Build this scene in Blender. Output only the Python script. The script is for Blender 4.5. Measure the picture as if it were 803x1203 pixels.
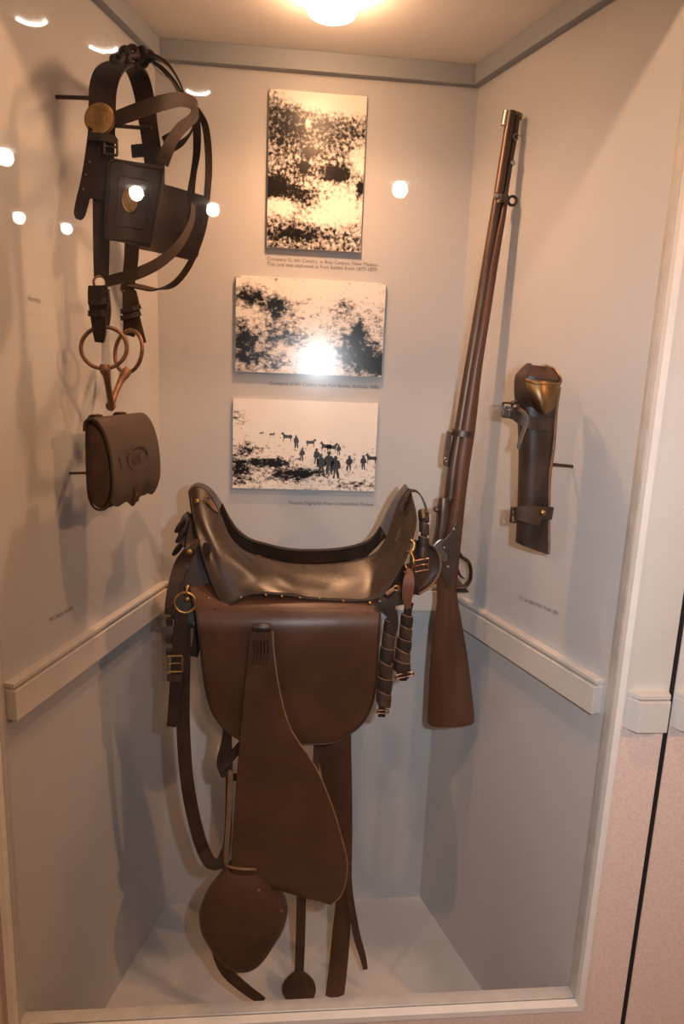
import bpy, math, random
from mathutils import Vector
random.seed(7)
for o in list(bpy.data.objects):
    bpy.data.objects.remove(o)
scene = bpy.context.scene
COL = scene.collection
V = Vector

# ------------------------------------------------------------------ camera
F, CX, CY = 808.18, 401.5, 601.5
CAM = V((0.2802, -1.6938, 1.5246))
YAW, PIT, ROL = 0.0991, -0.2028, 0.0410
fw = V((math.sin(YAW) * math.cos(PIT), math.cos(YAW) * math.cos(PIT), math.sin(PIT)))
r0 = V((math.cos(YAW), -math.sin(YAW), 0)); u0 = r0.cross(fw)
rt = r0 * math.cos(ROL) + u0 * math.sin(ROL)
up = u0 * math.cos(ROL) - r0 * math.sin(ROL)
cd = bpy.data.cameras.new('camera'); cam = bpy.data.objects.new('camera', cd); COL.objects.link(cam)
cd.sensor_fit = 'HORIZONTAL'; cd.sensor_width = 36.0; cd.lens = F / 803 * 36.0
cd.clip_start = 0.02
from mathutils import Matrix
m = Matrix((rt, up, -fw)).transposed().to_4x4(); m.translation = CAM
cam.matrix_world = m
scene.camera = cam

def ray(px, py):
    return fw + rt * ((px - CX) / F) - up * ((py - CY) / F)
def at(px, py, Y):
    """photo pixel -> point on the vertical plane y = Y"""
    d = ray(px, py); t = (Y - CAM.y) / d.y
    return CAM + d * t
def hit(px, py, A, n):
    d = ray(px, py); t = (A - CAM).dot(n) / d.dot(n)
    return CAM + d * t

# ------------------------------------------------------------------ world, lights, exposure
wd = bpy.data.worlds.new('world'); scene.world = wd; wd.use_nodes = True
wd.node_tree.nodes['Background'].inputs[0].default_value = (0.5, 0.42, 0.36, 1)
wd.node_tree.nodes['Background'].inputs[1].default_value = 0.05
scene.view_settings.view_transform = 'Standard'
scene.view_settings.look = 'None'
scene.view_settings.gamma = 1.0
scene.view_settings.use_curve_mapping = False
scene.view_settings.exposure = 0.22
FLASH_W, LAMP_W, WASH_W, ROOM_W = 41.0, 12.5, 42.0, 90.0

def lamp_obj(name, kind, loc, energy, color, target=None, **kw):
    d = bpy.data.lights.new(name, kind); d.energy = energy; d.color = color
    for k, v in kw.items(): setattr(d, k, v)
    o = bpy.data.objects.new(name, d); COL.objects.link(o); o.location = loc
    if target is not None:
        o.rotation_euler = (V(target) - V(loc)).to_track_quat('-Z', 'Y').to_euler()
    return o
# the photographer's flash, a hand's width to the right of the lens
lamp_obj('camera_flash', 'SPOT', CAM + rt * 0.115 + up * 0.035 + fw * 0.05, FLASH_W, (0.86, 0.93, 1.0),
         target=(1.12, -0.3, 0.85), spot_size=math.radians(106), spot_blend=1.0, shadow_soft_size=0.012)
# room downlight washing the front of the case
lamp_obj('wall_wash_light', 'SPOT', (0.62, -1.12, 2.72), WASH_W, (1.0, 0.56, 0.30),
         target=(0.55, -0.85, 0.0), spot_size=math.radians(150), spot_blend=0.6, shadow_soft_size=0.04)
# general warm light of the room behind the photographer
for rx_, ry_ in ((-1.4, -4.2), (1.06, -4.34), (-0.25, -5.3)):
    lamp_obj('room_light', 'SPOT', (rx_, ry_, 2.70), ROOM_W, (1.0, 0.56, 0.28), target=(rx_, ry_ - 0.4, 0.0),
             spot_size=math.radians(150), spot_blend=0.5, shadow_soft_size=0.04)
# downlight to the right of the photographer, aimed at the displays
lamp_obj('warm_side_spot', 'SPOT', (2.45, -2.55, 2.70), 115.0, (1.0, 0.48, 0.21), target=(0.55, -0.6, 0.55),
         spot_size=math.radians(70), spot_blend=0.8, shadow_soft_size=0.05)

lamp_obj('warm_side_spot', 'SPOT', (-1.95, -2.60, 2.70), 75.0, (1.0, 0.55, 0.30), target=(0.75, -0.4, 0.35),  # added fill from the left, warms the lower right wall
         spot_size=math.radians(60), spot_blend=0.8, shadow_soft_size=0.05)

# ------------------------------------------------------------------ materials
def new_mat(name):
    mt = bpy.data.materials.new(name); mt.use_nodes = True
    nt = mt.node_tree; b = nt.nodes['Principled BSDF']
    return mt, nt, b
def noise(nt, scale, detail=4, rough=0.55, coord='Object', vec=None):
    tc = nt.nodes.new('ShaderNodeTexCoord'); n = nt.nodes.new('ShaderNodeTexNoise')
    n.inputs['Scale'].default_value = scale; n.inputs['Detail'].default_value = detail
    n.inputs['Roughness'].default_value = rough
    if vec:
        mp = nt.nodes.new('ShaderNodeMapping'); mp.inputs['Scale'].default_value = vec
        nt.links.new(tc.outputs[coord], mp.inputs[0]); nt.links.new(mp.outputs[0], n.inputs['Vector'])
    else:
        nt.links.new(tc.outputs[coord], n.inputs['Vector'])
    return n
def ramp(nt, src, stops):
    r = nt.nodes.new('ShaderNodeValToRGB')
    e = r.color_ramp.elements
    while len(e) < len(stops): e.new(0.5)
    for i, (p, c) in enumerate(stops):
        e[i].position = p; e[i].color = (*c, 1)
    nt.links.new(src, r.inputs[0]); return r
def bump(nt, b, src, strength, dist):
    bp = nt.nodes.new('ShaderNodeBump'); bp.inputs['Strength'].default_value = strength
    bp.inputs['Distance'].default_value = dist
    nt.links.new(src, bp.inputs['Height']); nt.links.new(bp.outputs[0], b.inputs['Normal'])
def mottled(name, c1, c2, scale, rough=(0.5, 0.5), metallic=0.0, bscale=None, bstr=0.2, bdist=0.001, vec=None, spec=None, coat=0.0):
    mt, nt, b = new_mat(name)
    n = noise(nt, scale, vec=vec)
    cr = ramp(nt, n.outputs['Fac'], [(0.3, c1), (0.7, c2)])
    nt.links.new(cr.outputs[0], b.inputs['Base Color'])
    rr = ramp(nt, n.outputs['Fac'], [(0.3, (rough[0],) * 3), (0.7, (rough[1],) * 3)])
    nt.links.new(rr.outputs[0], b.inputs['Roughness'])
    b.inputs['Metallic'].default_value = metallic
    if spec is not None: b.inputs['Specular IOR Level'].default_value = spec
    if coat: b.inputs['Coat Weight'].default_value = coat; b.inputs['Coat Roughness'].default_value = 0.25
    if bscale:
        nb = noise(nt, bscale, 5); bump(nt, b, nb.outputs['Fac'], bstr, bdist)
    return mt
M = {}
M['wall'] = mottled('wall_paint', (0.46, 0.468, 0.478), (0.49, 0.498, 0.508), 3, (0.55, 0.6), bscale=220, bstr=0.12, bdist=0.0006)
M['crown'] = mottled('crown_paint_shaded', (0.27, 0.295, 0.32), (0.30, 0.325, 0.35), 3, (0.5, 0.55))  # wall paint darkened: shade beyond the lamp's reach put into the colour
M['trim'] = mottled('trim_paint', (0.56, 0.53, 0.50), (0.60, 0.57, 0.54), 5, (0.4, 0.45), bscale=150, bstr=0.05, bdist=0.0004)
M['ceil'] = mottled('case_ceiling_paint', (0.84, 0.80, 0.76), (0.86, 0.82, 0.78), 4, (0.6, 0.65), bscale=200, bstr=0.1, bdist=0.0005)
M['case_floor'] = mottled('case_floor_paint', (0.47, 0.46, 0.45), (0.53, 0.52, 0.51), 6, (0.5, 0.6), bscale=120, bstr=0.1, bdist=0.0006)
M['frame'] = mottled('frame_aluminium', (0.50, 0.49, 0.47), (0.60, 0.59, 0.57), 30, (0.35, 0.5), metallic=0.25)
M['frame_front'] = mottled('frame_front_paint', (0.66, 0.64, 0.61), (0.72, 0.70, 0.67), 20, (0.4, 0.5))
M['cream'] = mottled('panel_cream', (0.53, 0.51, 0.48), (0.57, 0.55, 0.52), 6, (0.5, 0.55), bscale=90, bstr=0.08, bdist=0.0006)
M['laminate'] = mottled('panel_pink_granular', (0.60, 0.47, 0.42), (0.74, 0.60, 0.54), 260, (0.5, 0.6), bscale=400, bstr=0.15, bdist=0.0004)
M['room_ceil'] = mottled('room_ceiling_tan', (0.22, 0.17, 0.13), (0.25, 0.20, 0.15), 2, (0.8, 0.9))
M['black'] = mottled('gap_shade_black', (0.002, 0.002, 0.002), (0.005, 0.005, 0.005), 8, (0.8, 0.9))
M['room'] = mottled('room_wall_tan', (0.34, 0.25, 0.18), (0.40, 0.30, 0.21), 2, (0.7, 0.8))
M['carpet'] = mottled('room_carpet', (0.22, 0.15, 0.11), (0.32, 0.23, 0.17), 60, (0.9, 0.95), bscale=300, bstr=0.4, bdist=0.002)
def leather(name, c1, c2, r=(0.42, 0.58), scale=22, bstr=0.3, spec=0.32):
    return mottled(name, c1, c2, scale, r, bscale=420, bstr=bstr, bdist=0.0008, spec=spec)
M['dark'] = leather('leather_dark_brown', (0.012, 0.007, 0.005), (0.030, 0.018, 0.012), (0.48, 0.62))
M['seat'] = leather('leather_seat_brown', (0.017, 0.010, 0.007), (0.038, 0.023, 0.015), (0.24, 0.38), 14, 0.2, 0.55)
M['skirt'] = leather('leather_skirt_redbrown', (0.046, 0.019, 0.011), (0.075, 0.032, 0.018), (0.32, 0.44), 9, 0.2, 0.42)
M['fender'] = leather('leather_fender_redbrown', (0.042, 0.017, 0.010), (0.074, 0.031, 0.018), (0.38, 0.5), 10)
M['throat'] = mottled('brass_throat', (0.17, 0.10, 0.045), (0.27, 0.175, 0.085), 40, (0.34, 0.5), metallic=1.0, bscale=300, bstr=0.2, bdist=0.0005)
M['strap'] = leather('leather_strap_brown', (0.028, 0.015, 0.010), (0.060, 0.033, 0.021))
M['bridle'] = leather('leather_bridle_brown', (0.014, 0.007, 0.0045), (0.032, 0.016, 0.010), (0.5, 0.65), 30, 0.3, 0.14)
M['blinder'] = leather('leather_blinder_black', (0.012, 0.007, 0.005), (0.034, 0.018, 0.011), (0.35, 0.55), 35)
M['pouch'] = leather('leather_pouch_worn', (0.050, 0.033, 0.024), (0.082, 0.055, 0.040), (0.5, 0.65), 18, 0.4)
M['gusset'] = leather('leather_pouch_side', (0.026, 0.012, 0.007), (0.070, 0.034, 0.018), (0.45, 0.6), 40)
M['boot'] = leather('leather_boot_dark', (0.022, 0.014, 0.010), (0.055, 0.034, 0.023), (0.3, 0.48), 14, 0.25)
M['tan'] = leather('leather_raw_edge', (0.16, 0.085, 0.045), (0.26, 0.145, 0.08), (0.6, 0.75), 60)
M['rust'] = leather('leather_rust', (0.10, 0.035, 0.017), (0.15, 0.056, 0.028), (0.5, 0.6), 40)
M['brass'] = mottled('brass_aged', (0.34, 0.21, 0.07), (0.50, 0.33, 0.13), 60, (0.34, 0.48), metallic=1.0, bscale=300, bstr=0.15, bdist=0.0004)
M['brass_dull'] = mottled('brass_dull', (0.24, 0.15, 0.06), (0.38, 0.25, 0.10), 90, (0.4, 0.55), metallic=0.9, bscale=400, bstr=0.3, bdist=0.0005)
M['copper'] = mottled('copper_buckle', (0.30, 0.15, 0.085), (0.42, 0.22, 0.13), 90, (0.3, 0.4), metallic=1.0)
M['iron'] = mottled('iron_dark', (0.075, 0.060, 0.050), (0.15, 0.12, 0.10), 90, (0.32, 0.5), metallic=0.9, bscale=500, bstr=0.15, bdist=0.0003)
M['rust_iron'] = mottled('iron_rusty', (0.17, 0.085, 0.050), (0.30, 0.17, 0.11), 110, (0.45, 0.65), metallic=0.6, bscale=500, bstr=0.3, bdist=0.0004)
M['pin'] = mottled('pin_iron', (0.045, 0.026, 0.018), (0.085, 0.050, 0.035), 90, (0.45, 0.6), metallic=0.5)
M['steel'] = mottled('steel_browned', (0.10, 0.068, 0.052), (0.15, 0.105, 0.082), 12, (0.36, 0.44), metallic=0.8)
M['bright'] = mottled('steel_bright', (0.34, 0.30, 0.27), (0.46, 0.42, 0.38), 20, (0.3, 0.4), metallic=1.0)
M['wood'] = mottled('walnut_stock', (0.070, 0.026, 0.013), (0.125, 0.052, 0.026), 26, (0.32, 0.45), bscale=300, bstr=0.1, bdist=0.0004, vec=(1, 1, 0.12))
M['board'] = mottled('photo_board_edge', (0.5, 0.48, 0.45), (0.56, 0.54, 0.51), 40, (0.6, 0.7))
M['ink'] = mottled('print_ink', (0.012, 0.010, 0.009), (0.03, 0.024, 0.02), 200, (0.3, 0.4))
M['ink_soft'] = mottled('caption_ink', (0.10, 0.09, 0.085), (0.14, 0.12, 0.11), 200, (0.6, 0.7))
M['pine'] = mottled('bracket_wood', (0.30, 0.20, 0.11), (0.40, 0.28, 0.16), 20, (0.6, 0.7), vec=(1, 0.1, 1))
M['porcelain'] = mottled('lamp_holder_porcelain', (0.78, 0.75, 0.71), (0.81, 0.78, 0.74), 30, (0.25, 0.3))
def emit(name, c, s):
    mt, nt, b = new_mat(name)
    b.inputs['Base Color'].default_value = (0.8, 0.8, 0.8, 1)
    b.inputs['Emission Color'].default_value = (*c, 1); b.inputs['Emission Strength'].default_value = s
    return mt
M['bulb'] = emit('bulb_glow', (1.0, 0.56, 0.30), 62.0)
M['spot_glow'] = emit('downlight_glow', (1.0, 0.93, 0.82), 26.0)
# thin glass: lets the light straight through and mirrors a little of the room; a second rough lobe for the scratched surface
mt = bpy.data.materials.new('case_glass'); mt.use_nodes = True; nt = mt.node_tree; nt.nodes.clear()
out = nt.nodes.new('ShaderNodeOutputMaterial'); tr = nt.nodes.new('ShaderNodeBsdfTransparent')
gl = nt.nodes.new('ShaderNodeBsdfGlossy'); gl.inputs['Roughness'].default_value = 0.012
gl2 = nt.nodes.new('ShaderNodeBsdfGlossy'); gl2.inputs['Roughness'].default_value = 0.17
mx0 = nt.nodes.new('ShaderNodeMixShader'); mx0.inputs[0].default_value = 0.24
fr = nt.nodes.new('ShaderNodeLayerWeight'); fr.inputs['Blend'].default_value = 0.5      # 1 - cos, the same from both sides
pw5 = nt.nodes.new('ShaderNodeMath'); pw5.operation = 'POWER'; pw5.inputs[1].default_value = 5.0
mul = nt.nodes.new('ShaderNodeMath'); mul.operation = 'MULTIPLY_ADD'; mul.inputs[1].default_value = 0.92; mul.inputs[2].default_value = 0.075
mx = nt.nodes.new('ShaderNodeMixShader')
nt.links.new(gl.outputs[0], mx0.inputs[1]); nt.links.new(gl2.outputs[0], mx0.inputs[2])
nt.links.new(fr.outputs['Facing'], pw5.inputs[0]); nt.links.new(pw5.outputs[0], mul.inputs[0]); nt.links.new(mul.outputs[0], mx.inputs[0])
nt.links.new(tr.outputs[0], mx.inputs[1]); nt.links.new(mx0.outputs[0], mx.inputs[2])
nt.links.new(mx.outputs[0], out.inputs[0])
M['glass'] = mt

def photo_mat(name, base, blobs, scale, thr=0.5, width=0.05, stretch=(1, 1, 1), paper=(0.80, 0.77, 0.73), dark=(0.008, 0.006, 0.005), spec=0.22):
    """flat print: clumps of dark speckle where the blobs gather, bare paper elsewhere (Generated coordinates, u = x, v = z)"""
    mt, nt, b = new_mat(name)
    tc = nt.nodes.new('ShaderNodeTexCoord')
    def math_(op, a, c=None):
        n = nt.nodes.new('ShaderNodeMath'); n.operation = op
        for i, v in enumerate((a, c)):
            if v is None: continue
            if isinstance(v, (int, float)): n.inputs[i].default_value = v
            else: nt.links.new(v, n.inputs[i])
        return n.outputs[0]
    sx = nt.nodes.new('ShaderNodeSeparateXYZ'); nt.links.new(tc.outputs['Generated'], sx.inputs[0])
    u, v = sx.outputs[0], sx.outputs[2]
    acc = base
    for (bu, bv, su, sv, amp) in blobs:
        a = math_('POWER', math_('ABSOLUTE', math_('DIVIDE', math_('SUBTRACT', u, bu), su)), 2.0)
        c = math_('POWER', math_('ABSOLUTE', math_('DIVIDE', math_('SUBTRACT', v, bv), sv)), 2.0)
        g = math_('EXPONENT', math_('MULTIPLY', math_('ADD', a, c), -1.0))
        acc = math_('ADD', math_('MULTIPLY', g, amp), acc)
    mp = nt.nodes.new('ShaderNodeMapping'); mp.inputs['Scale'].default_value = stretch
    nt.links.new(tc.outputs['Object'], mp.inputs[0])
    n = nt.nodes.new('ShaderNodeTexNoise'); n.inputs['Scale'].default_value = scale; n.inputs['Detail'].default_value = 7
    n.inputs['Roughness'].default_value = 0.72; nt.links.new(mp.outputs[0], n.inputs['Vector'])
    s = math_('ADD', n.outputs['Fac'], acc)
    r = ramp(nt, s, [(thr - width, paper), (thr + width, dark)])
    nt.links.new(r.outputs[0], b.inputs['Base Color'])
    b.inputs['Roughness'].default_value = 0.26; b.inputs['Specular IOR Level'].default_value = spec
    return mt

# ------------------------------------------------------------------ object helpers
def origin(o):
    p = V((0, 0, 0))
    while o is not None:
        p = p + o.location; o = o.parent
    return p
def thing(name, label, cat, loc, group=None):
    o = bpy.data.objects.new(name, None); COL.objects.link(o); o.location = V(loc)
    o.empty_display_size = 0.05
    o['label'] = label; o['category'] = cat
    if group: o['group'] = group
    return o
def tag(o, label, cat, group=None):
    o['label'] = label; o['category'] = cat
    if group: o['group'] = group
    return o
def mesh(name, vs, fs, mat, parent=None, smooth=True, kind=None, label=None, sharp=40):
    me = bpy.data.meshes.new(name)
    vs = [V(v) for v in vs]
    if parent is not None: off = origin(parent)
    else:
        lo = V((min(v.x for v in vs), min(v.y for v in vs), min(v.z for v in vs)))
        hi = V((max(v.x for v in vs), max(v.y for v in vs), max(v.z for v in vs)))
        off = (lo + hi) / 2; off.z = lo.z
    me.from_pydata([v - off for v in vs], [], fs)
    me.update()
    me.materials.append(M[mat] if isinstance(mat, str) else mat)
    if smooth:
        me.polygons.foreach_set('use_smooth', [True] * len(me.polygons))
        me.set_sharp_from_angle(angle=math.radians(sharp))
    o = bpy.data.objects.new(name, me); COL.objects.link(o)
    if parent is not None: o.parent = parent
    else: o.location = off
    if kind: o['kind'] = kind
    if label: o['label'] = label
    return o
def bevel(o, w=0.002, seg=2):
    md = o.modifiers.new('bevel', 'BEVEL'); md.width = w; md.segments = seg; md.limit_method = 'ANGLE'; md.angle_limit = math.radians(35)
    return o
def struct(o): o['kind'] = 'structure'; return o
def prism(name, pts, vec, mat, parent=None, **kw):
    """closed polygon pts (3D, in order) pushed along vec"""
    n = len(pts); vec = V(vec)
    vs = [V(p) for p in pts] + [V(p) + vec for p in pts]
    fs = [list(range(n))[::-1], list(range(n, 2 * n))]
    fs += [[i, (i + 1) % n, (i + 1) % n + n, i + n] for i in range(n)]
    a = V((0, 0, 0))
    for i in range(n): a += V(pts[i]).cross(V(pts[(i + 1) % n]))
    if a.dot(vec) < 0: fs = [f[::-1] for f in fs]
    return mesh(name, vs, fs, mat, parent, smooth=kw.pop('smooth', False), **kw)
def box(name, lo, hi, mat, parent=None, bev=0, **kw):
    (x0, y0, z0), (x1, y1, z1) = lo, hi
    o = prism(name, [(x0, y0, z0), (x1, y0, z0), (x1, y1, z0), (x0, y1, z0)], (0, 0, z1 - z0), mat, parent, **kw)
    if bev: bevel(o, bev)
    return o
def cr(pts, n):
    """Catmull-Rom through pts (tuples of any length), n samples per span"""
    P = [tuple(p) for p in pts]
    if n <= 1 or len(P) < 3 and n <= 1: return P
    out = []
    for i in range(len(P) - 1):
        p1, p2 = P[i], P[i + 1]
        p0 = P[i - 1] if i else tuple(2 * a - b for a, b in zip(p1, p2))
        p3 = P[i + 2] if i + 2 < len(P) else tuple(2 * b - a for a, b in zip(p1, p2))
        for k in range(n):
            t = k / n
            out.append(tuple(0.5 * (2 * b + (c - a) * t + (2 * a - 5 * b + 4 * c - d) * t * t + (3 * b - a - 3 * c + d) * t ** 3)
                             for a, b, c, d in zip(p0, p1, p2, p3)))
    out.append(P[-1]); return out
def shell(name, G, th, mat, parent=None, wrap=False, side=1, **kw):
    """grid of points G[row][col] given a thickness th along its normals"""
    R, C = len(G), len(G[0])
    N = []
    for i in range(R):
        row = []
        for j in range(C):
            a = G[min(i + 1, R - 1)][j] - G[max(i - 1, 0)][j]
            if wrap: b = G[i][(j + 1) % C] - G[i][(j - 1) % C]
            else: b = G[i][min(j + 1, C - 1)] - G[i][max(j - 1, 0)]
            n = a.cross(b)
            row.append(n.normalized() * side if n.length > 1e-12 else V((0, 0, 0)))
        N.append(row)
    vs = [G[i][j] + N[i][j] * th * 0.5 for i in range(R) for j in range(C)] + [G[i][j] - N[i][j] * th * 0.5 for i in range(R) for j in range(C)]
    o = R * C; fs = []
    cc = C if wrap else C - 1
    for i in range(R - 1):
        for j in range(cc):
            a, b, c, d = i * C + j, i * C + (j + 1) % C, (i + 1) * C + (j + 1) % C, (i + 1) * C + j
            fs.append([a, d, c, b]); fs.append([a + o, b + o, c + o, d + o])
    for j in range(cc):
        k = (j + 1) % C
        fs.append([j, k, k + o, j + o]); q = (R - 1) * C
        fs.append([q + k, q + j, q + j + o, q + k + o])
    if not wrap:
        for i in range(R - 1):
            a, d = i * C, (i + 1) * C
            fs.append([d, a, a + o, d + o])
            a, d = i * C + C - 1, (i + 1) * C + C - 1
            fs.append([a, d, d + o, a + o])
    if side < 0: fs = [f[::-1] for f in fs]
    return mesh(name, vs, fs, mat, parent, sharp=50, **kw)
def ribbon(name, pts, width, wdir, mat, parent=None, th=0.0035, n=5, world=False, tip=0, **kw):
    """strap: centre line in (px,py,Y) or world points; width direction wdir (one vector or one per point)"""
    per = isinstance(wdir, list)
    ws = isinstance(width, (list, tuple))
    rows = []
    for i, p in enumerate(pts):
        q = V(p[:3]) if world else at(*p[:3])
        w = V(wdir[i]) if per else V(wdir)
        rows.append((q.x, q.y, q.z, w.x, w.y, w.z, width[i] if ws else width))
    S = cr(rows, n); G = []
    for i, s in enumerate(S):
        p = V(s[:3]); w = V(s[3:6])
        t = V(S[min(i + 1, len(S) - 1)][:3]) - V(S[max(i - 1, 0)][:3])
        if t.length > 1e-9:
            t.normalize(); w = w - t * w.dot(t)
        w.normalize(); h = s[6] * 0.5
        if tip and i >= len(S) - 3: h *= (1.0, 0.85, 0.45)[i - (len(S) - 3)]
        G.append([p - w * h, p - w * h * 0.6, p, p + w * h * 0.6, p + w * h])
    return shell(name, G, th, mat, parent, **kw)
def tube(name, pts, rad, mat, parent=None, seg=8, n=4, closed=False, world=False, flat=1.0, **kw):
    P = [V(p[:3]) if world else at(*p[:3]) for p in pts]
    rs = rad if isinstance(rad, (list, tuple)) else [rad] * len(P)
    if closed:
        Q = [(*p, r) for p, r in zip(P, rs)]
        ext = Q[-2:] + Q + Q[:2]; S = cr(ext, n)[2 * n: 2 * n + len(Q) * n]
    else: S = cr([(*p, r) for p, r in zip(P, rs)], n)
    L = len(S); vs = []; fs = []; prev = None
    for i, s in enumerate(S):
        if closed: t = V(S[(i + 1) % L][:3]) - V(S[i - 1][:3])
        else: t = V(S[min(i + 1, L - 1)][:3]) - V(S[max(i - 1, 0)][:3])
        t.normalize()
        if prev is None:
            a = V((0, 1, 0)) if abs(t.y) < 0.9 else V((1, 0, 0))
        else: a = prev
        a = (a - t * a.dot(t)).normalized(); prev = a; b = t.cross(a)
        for k in range(seg):
            an = 2 * math.pi * k / seg
            vs.append(V(s[:3]) + (a * math.cos(an) * flat + b * math.sin(an)) * s[3])
    for i in range(L if closed else L - 1):
        for k in range(seg):
            a0, b0 = i * seg + k, i * seg + (k + 1) % seg
            c0, d0 = ((i + 1) % L) * seg + (k + 1) % seg, ((i + 1) % L) * seg + k
            fs.append([a0, b0, c0, d0])
    if not closed:
        fs.append(list(range(seg))[::-1]); fs.append([(L - 1) * seg + k for k in range(seg)])
    return mesh(name, vs, fs, mat, parent, sharp=60, **kw)
def ring(name, c, R, r, ax1, ax2, mat, parent=None, n=20, seg=8, arc=(0, 2 * math.pi), **kw):
    c, ax1, ax2 = V(c), V(ax1), V(ax2)
    full = abs(arc[1] - arc[0] - 2 * math.pi) < 1e-6
    m_ = n if full else n + 1
    pts = [c + ax1 * R * math.cos(arc[0] + (arc[1] - arc[0]) * k / n) + ax2 * R * math.sin(arc[0] + (arc[1] - arc[0]) * k / n) for k in range(m_)]
    return tube(name, pts, r, mat, parent, seg=seg, n=1 if not full else 2, closed=full, world=True, **kw)
def lathe(name, c, axis, prof, mat, parent=None, seg=20, **kw):
    """prof: (radius, height along axis)"""
    c, ax = V(c), V(axis).normalized()
    a = (V((0, 0, 1)) if abs(ax.z) < 0.9 else V((1, 0, 0))); a = (a - ax * a.dot(ax)).normalized(); b = ax.cross(a)
    vs, fs = [], []
    for (r, h) in prof:
        for k in range(seg):
            an = 2 * math.pi * k / seg
            vs.append(c + ax * h + (a * math.cos(an) + b * math.sin(an)) * max(r, 1e-5))
    for i in range(len(prof) - 1):
        for k in range(seg):
            j = (k + 1) % seg
            fs.append([i * seg + k, i * seg + j, (i + 1) * seg + j, (i + 1) * seg + k])
    fs.append(list(range(seg))[::-1]); q = (len(prof) - 1) * seg; fs.append([q + k for k in range(seg)])
    return mesh(name, vs, fs, mat, parent, sharp=45, **kw)
def stud(name, c, axis, r, mat, parent=None, h=None, **kw):
    h = h or r * 0.6
    return lathe(name, c, axis, [(r, -r * 0.4), (r, h * 0.2), (r * 0.8, h * 0.7), (r * 0.4, h), (0, h * 1.02)], mat, parent, seg=12, **kw)
def loft(name, rows, Y, mat, parent=None, seg=20, n=3, power=2.0, top=True, bottom=True, yoff=None, **kw):
    """rows of (xl,yl, xr,yr, depth) photo pixels on plane Y, a rounded section of that depth between each pair"""
    R = []
    for r in rows:
        y = r[5] if len(r) > 5 else Y
        a, b = at(r[0], r[1], y), at(r[2], r[3], y)
        R.append((*a, *b, r[4]))
    S = cr(R, n); vs, fs = [], []
    for s in S:
        a, b = V(s[:3]), V(s[3:6]); c = (a + b) / 2; h = (b - a) / 2; d = V((0, -s[6] / 2, 0))
        for k in range(seg):
            an = 2 * math.pi * k / seg; co, si = math.cos(an), math.sin(an)
            e = 2.0 / power
            co = math.copysign(abs(co) ** e, co); si = math.copysign(abs(si) ** e, si)
            vs.append(c + h * co + d * si)
    for i in range(len(S) - 1):
        for k in range(seg):
            j = (k + 1) % seg
            fs.append([i * seg + k, (i + 1) * seg + k, (i + 1) * seg + j, i * seg + j])
    if top: fs.append(list(range(seg)))
    if bottom: fs.append([(len(S) - 1) * seg + k for k in range(seg)][::-1])
    return mesh(name, vs, fs, mat, parent, sharp=45, **kw)
def sheet(name, rows, mat, parent=None, th=0.004, nc=12, n=3, yfun=None, **kw):
    """flat leather piece: rows of ((xl,yl,Yl),(xr,yr,Yr))"""
    R = [(*a, *b) for a, b in rows]; S = cr(R, n); G = []
    for i, s in enumerate(S):
        row = []
        for j in range(nc + 1):
            t = j / nc
            x, y, Y = (s[0] + (s[3] - s[0]) * t, s[1] + (s[4] - s[1]) * t, s[2] + (s[5] - s[2]) * t)
            if yfun: Y += yfun(t, i / (len(S) - 1))
            row.append(at(x, y, Y))
        G.append(row)
    return shell(name, G, th, mat, parent, **kw)
def pix_plate(name, pts, Y, th, mat, parent=None, bev=0.0015, **kw):
    """plate whose outline is given in photo pixels on plane Y, th deep towards the back"""
    o = prism(name, [at(x, y, Y) for x, y in pts], (0, th, 0), mat, parent, **kw)
    if bev: bevel(o, bev)
    return o
def smooth_outline(pts, n=4):
    P = [tuple(p) for p in pts]; ext = P[-2:] + P + P[:2]
    return cr(ext, n)[2 * n: 2 * n + len(P) * n]
def text(name, s, loc, xdir, zdir, size, mat, parent=None, th=0.0004, align='LEFT', width=None):
    c = bpy.data.curves.new('t', 'FONT'); c.body = s; c.size = 1.0; c.align_x = align; c.resolution_u = 2
    o = bpy.data.objects.new('t', c); COL.objects.link(o)
    dg = bpy.context.evaluated_depsgraph_get(); me = bpy.data.meshes.new_from_object(o.evaluated_get(dg))
    bpy.data.objects.remove(o); bpy.data.curves.remove(c)
    xs = [v.co.x for v in me.vertices]; w = max(xs) - min(xs)
    sx = (width / w) if width else size
    xd, zd = V(xdir).normalized(), V(zdir).normalized(); nd = xd.cross(zd)
    vs = [V(loc) + xd * v.co.x * sx + zd * v.co.y * size + nd * th for v in me.vertices]
    fs = [list(p.vertices) for p in me.polygons]
    bpy.data.meshes.remove(me)
    return mesh(name, vs, fs, mat, parent, smooth=False)

# ------------------------------------------------------------------ the case: splayed walls, floor, ceiling, trims
A_L, A_R, W = 0.2837, 0.2910, 0.72
Ld = V((-math.sin(A_L), -math.cos(A_L), 0)); Rd = V((math.sin(A_R), -math.cos(A_R), 0))
nL = V((math.cos(A_L), -math.sin(A_L), 0)); nR = V((-math.cos(A_R), -math.sin(A_R), 0))
CR0, CL0 = V((W, 0, 0)), V((0, 0, 0))
ZF, ZC, ZCB, ZRT, ZRB = 0.0422, 2.2054, 2.1648, 0.9819, 0.9204
YB = -0.577          # where the side walls meet the frame
SIDE = -YB / math.cos(A_L)
def cl(t, z): return V(((t - math.sin(A_L) * t) / math.cos(A_L), -t, z))
def crn(t, z): return V((W - (t - math.sin(A_R) * t) / math.cos(A_R), -t, z))
def up_(p, z): return V((p.x, p.y, z))
eL, eR = CL0 + Ld * SIDE, CR0 + Rd * (-YB / math.cos(A_R))
T = 0.02
Z1 = 2.30
struct(prism('wall_back', [(0, 0, 0), (W, 0, 0), (W, T, 0), (0, T, 0)], (0, 0, Z1), 'wall'))
struct(prism('wall_left', [CL0, eL, eL - nL * T, CL0 - nL * T], (0, 0, Z1), 'wall'))
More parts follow.
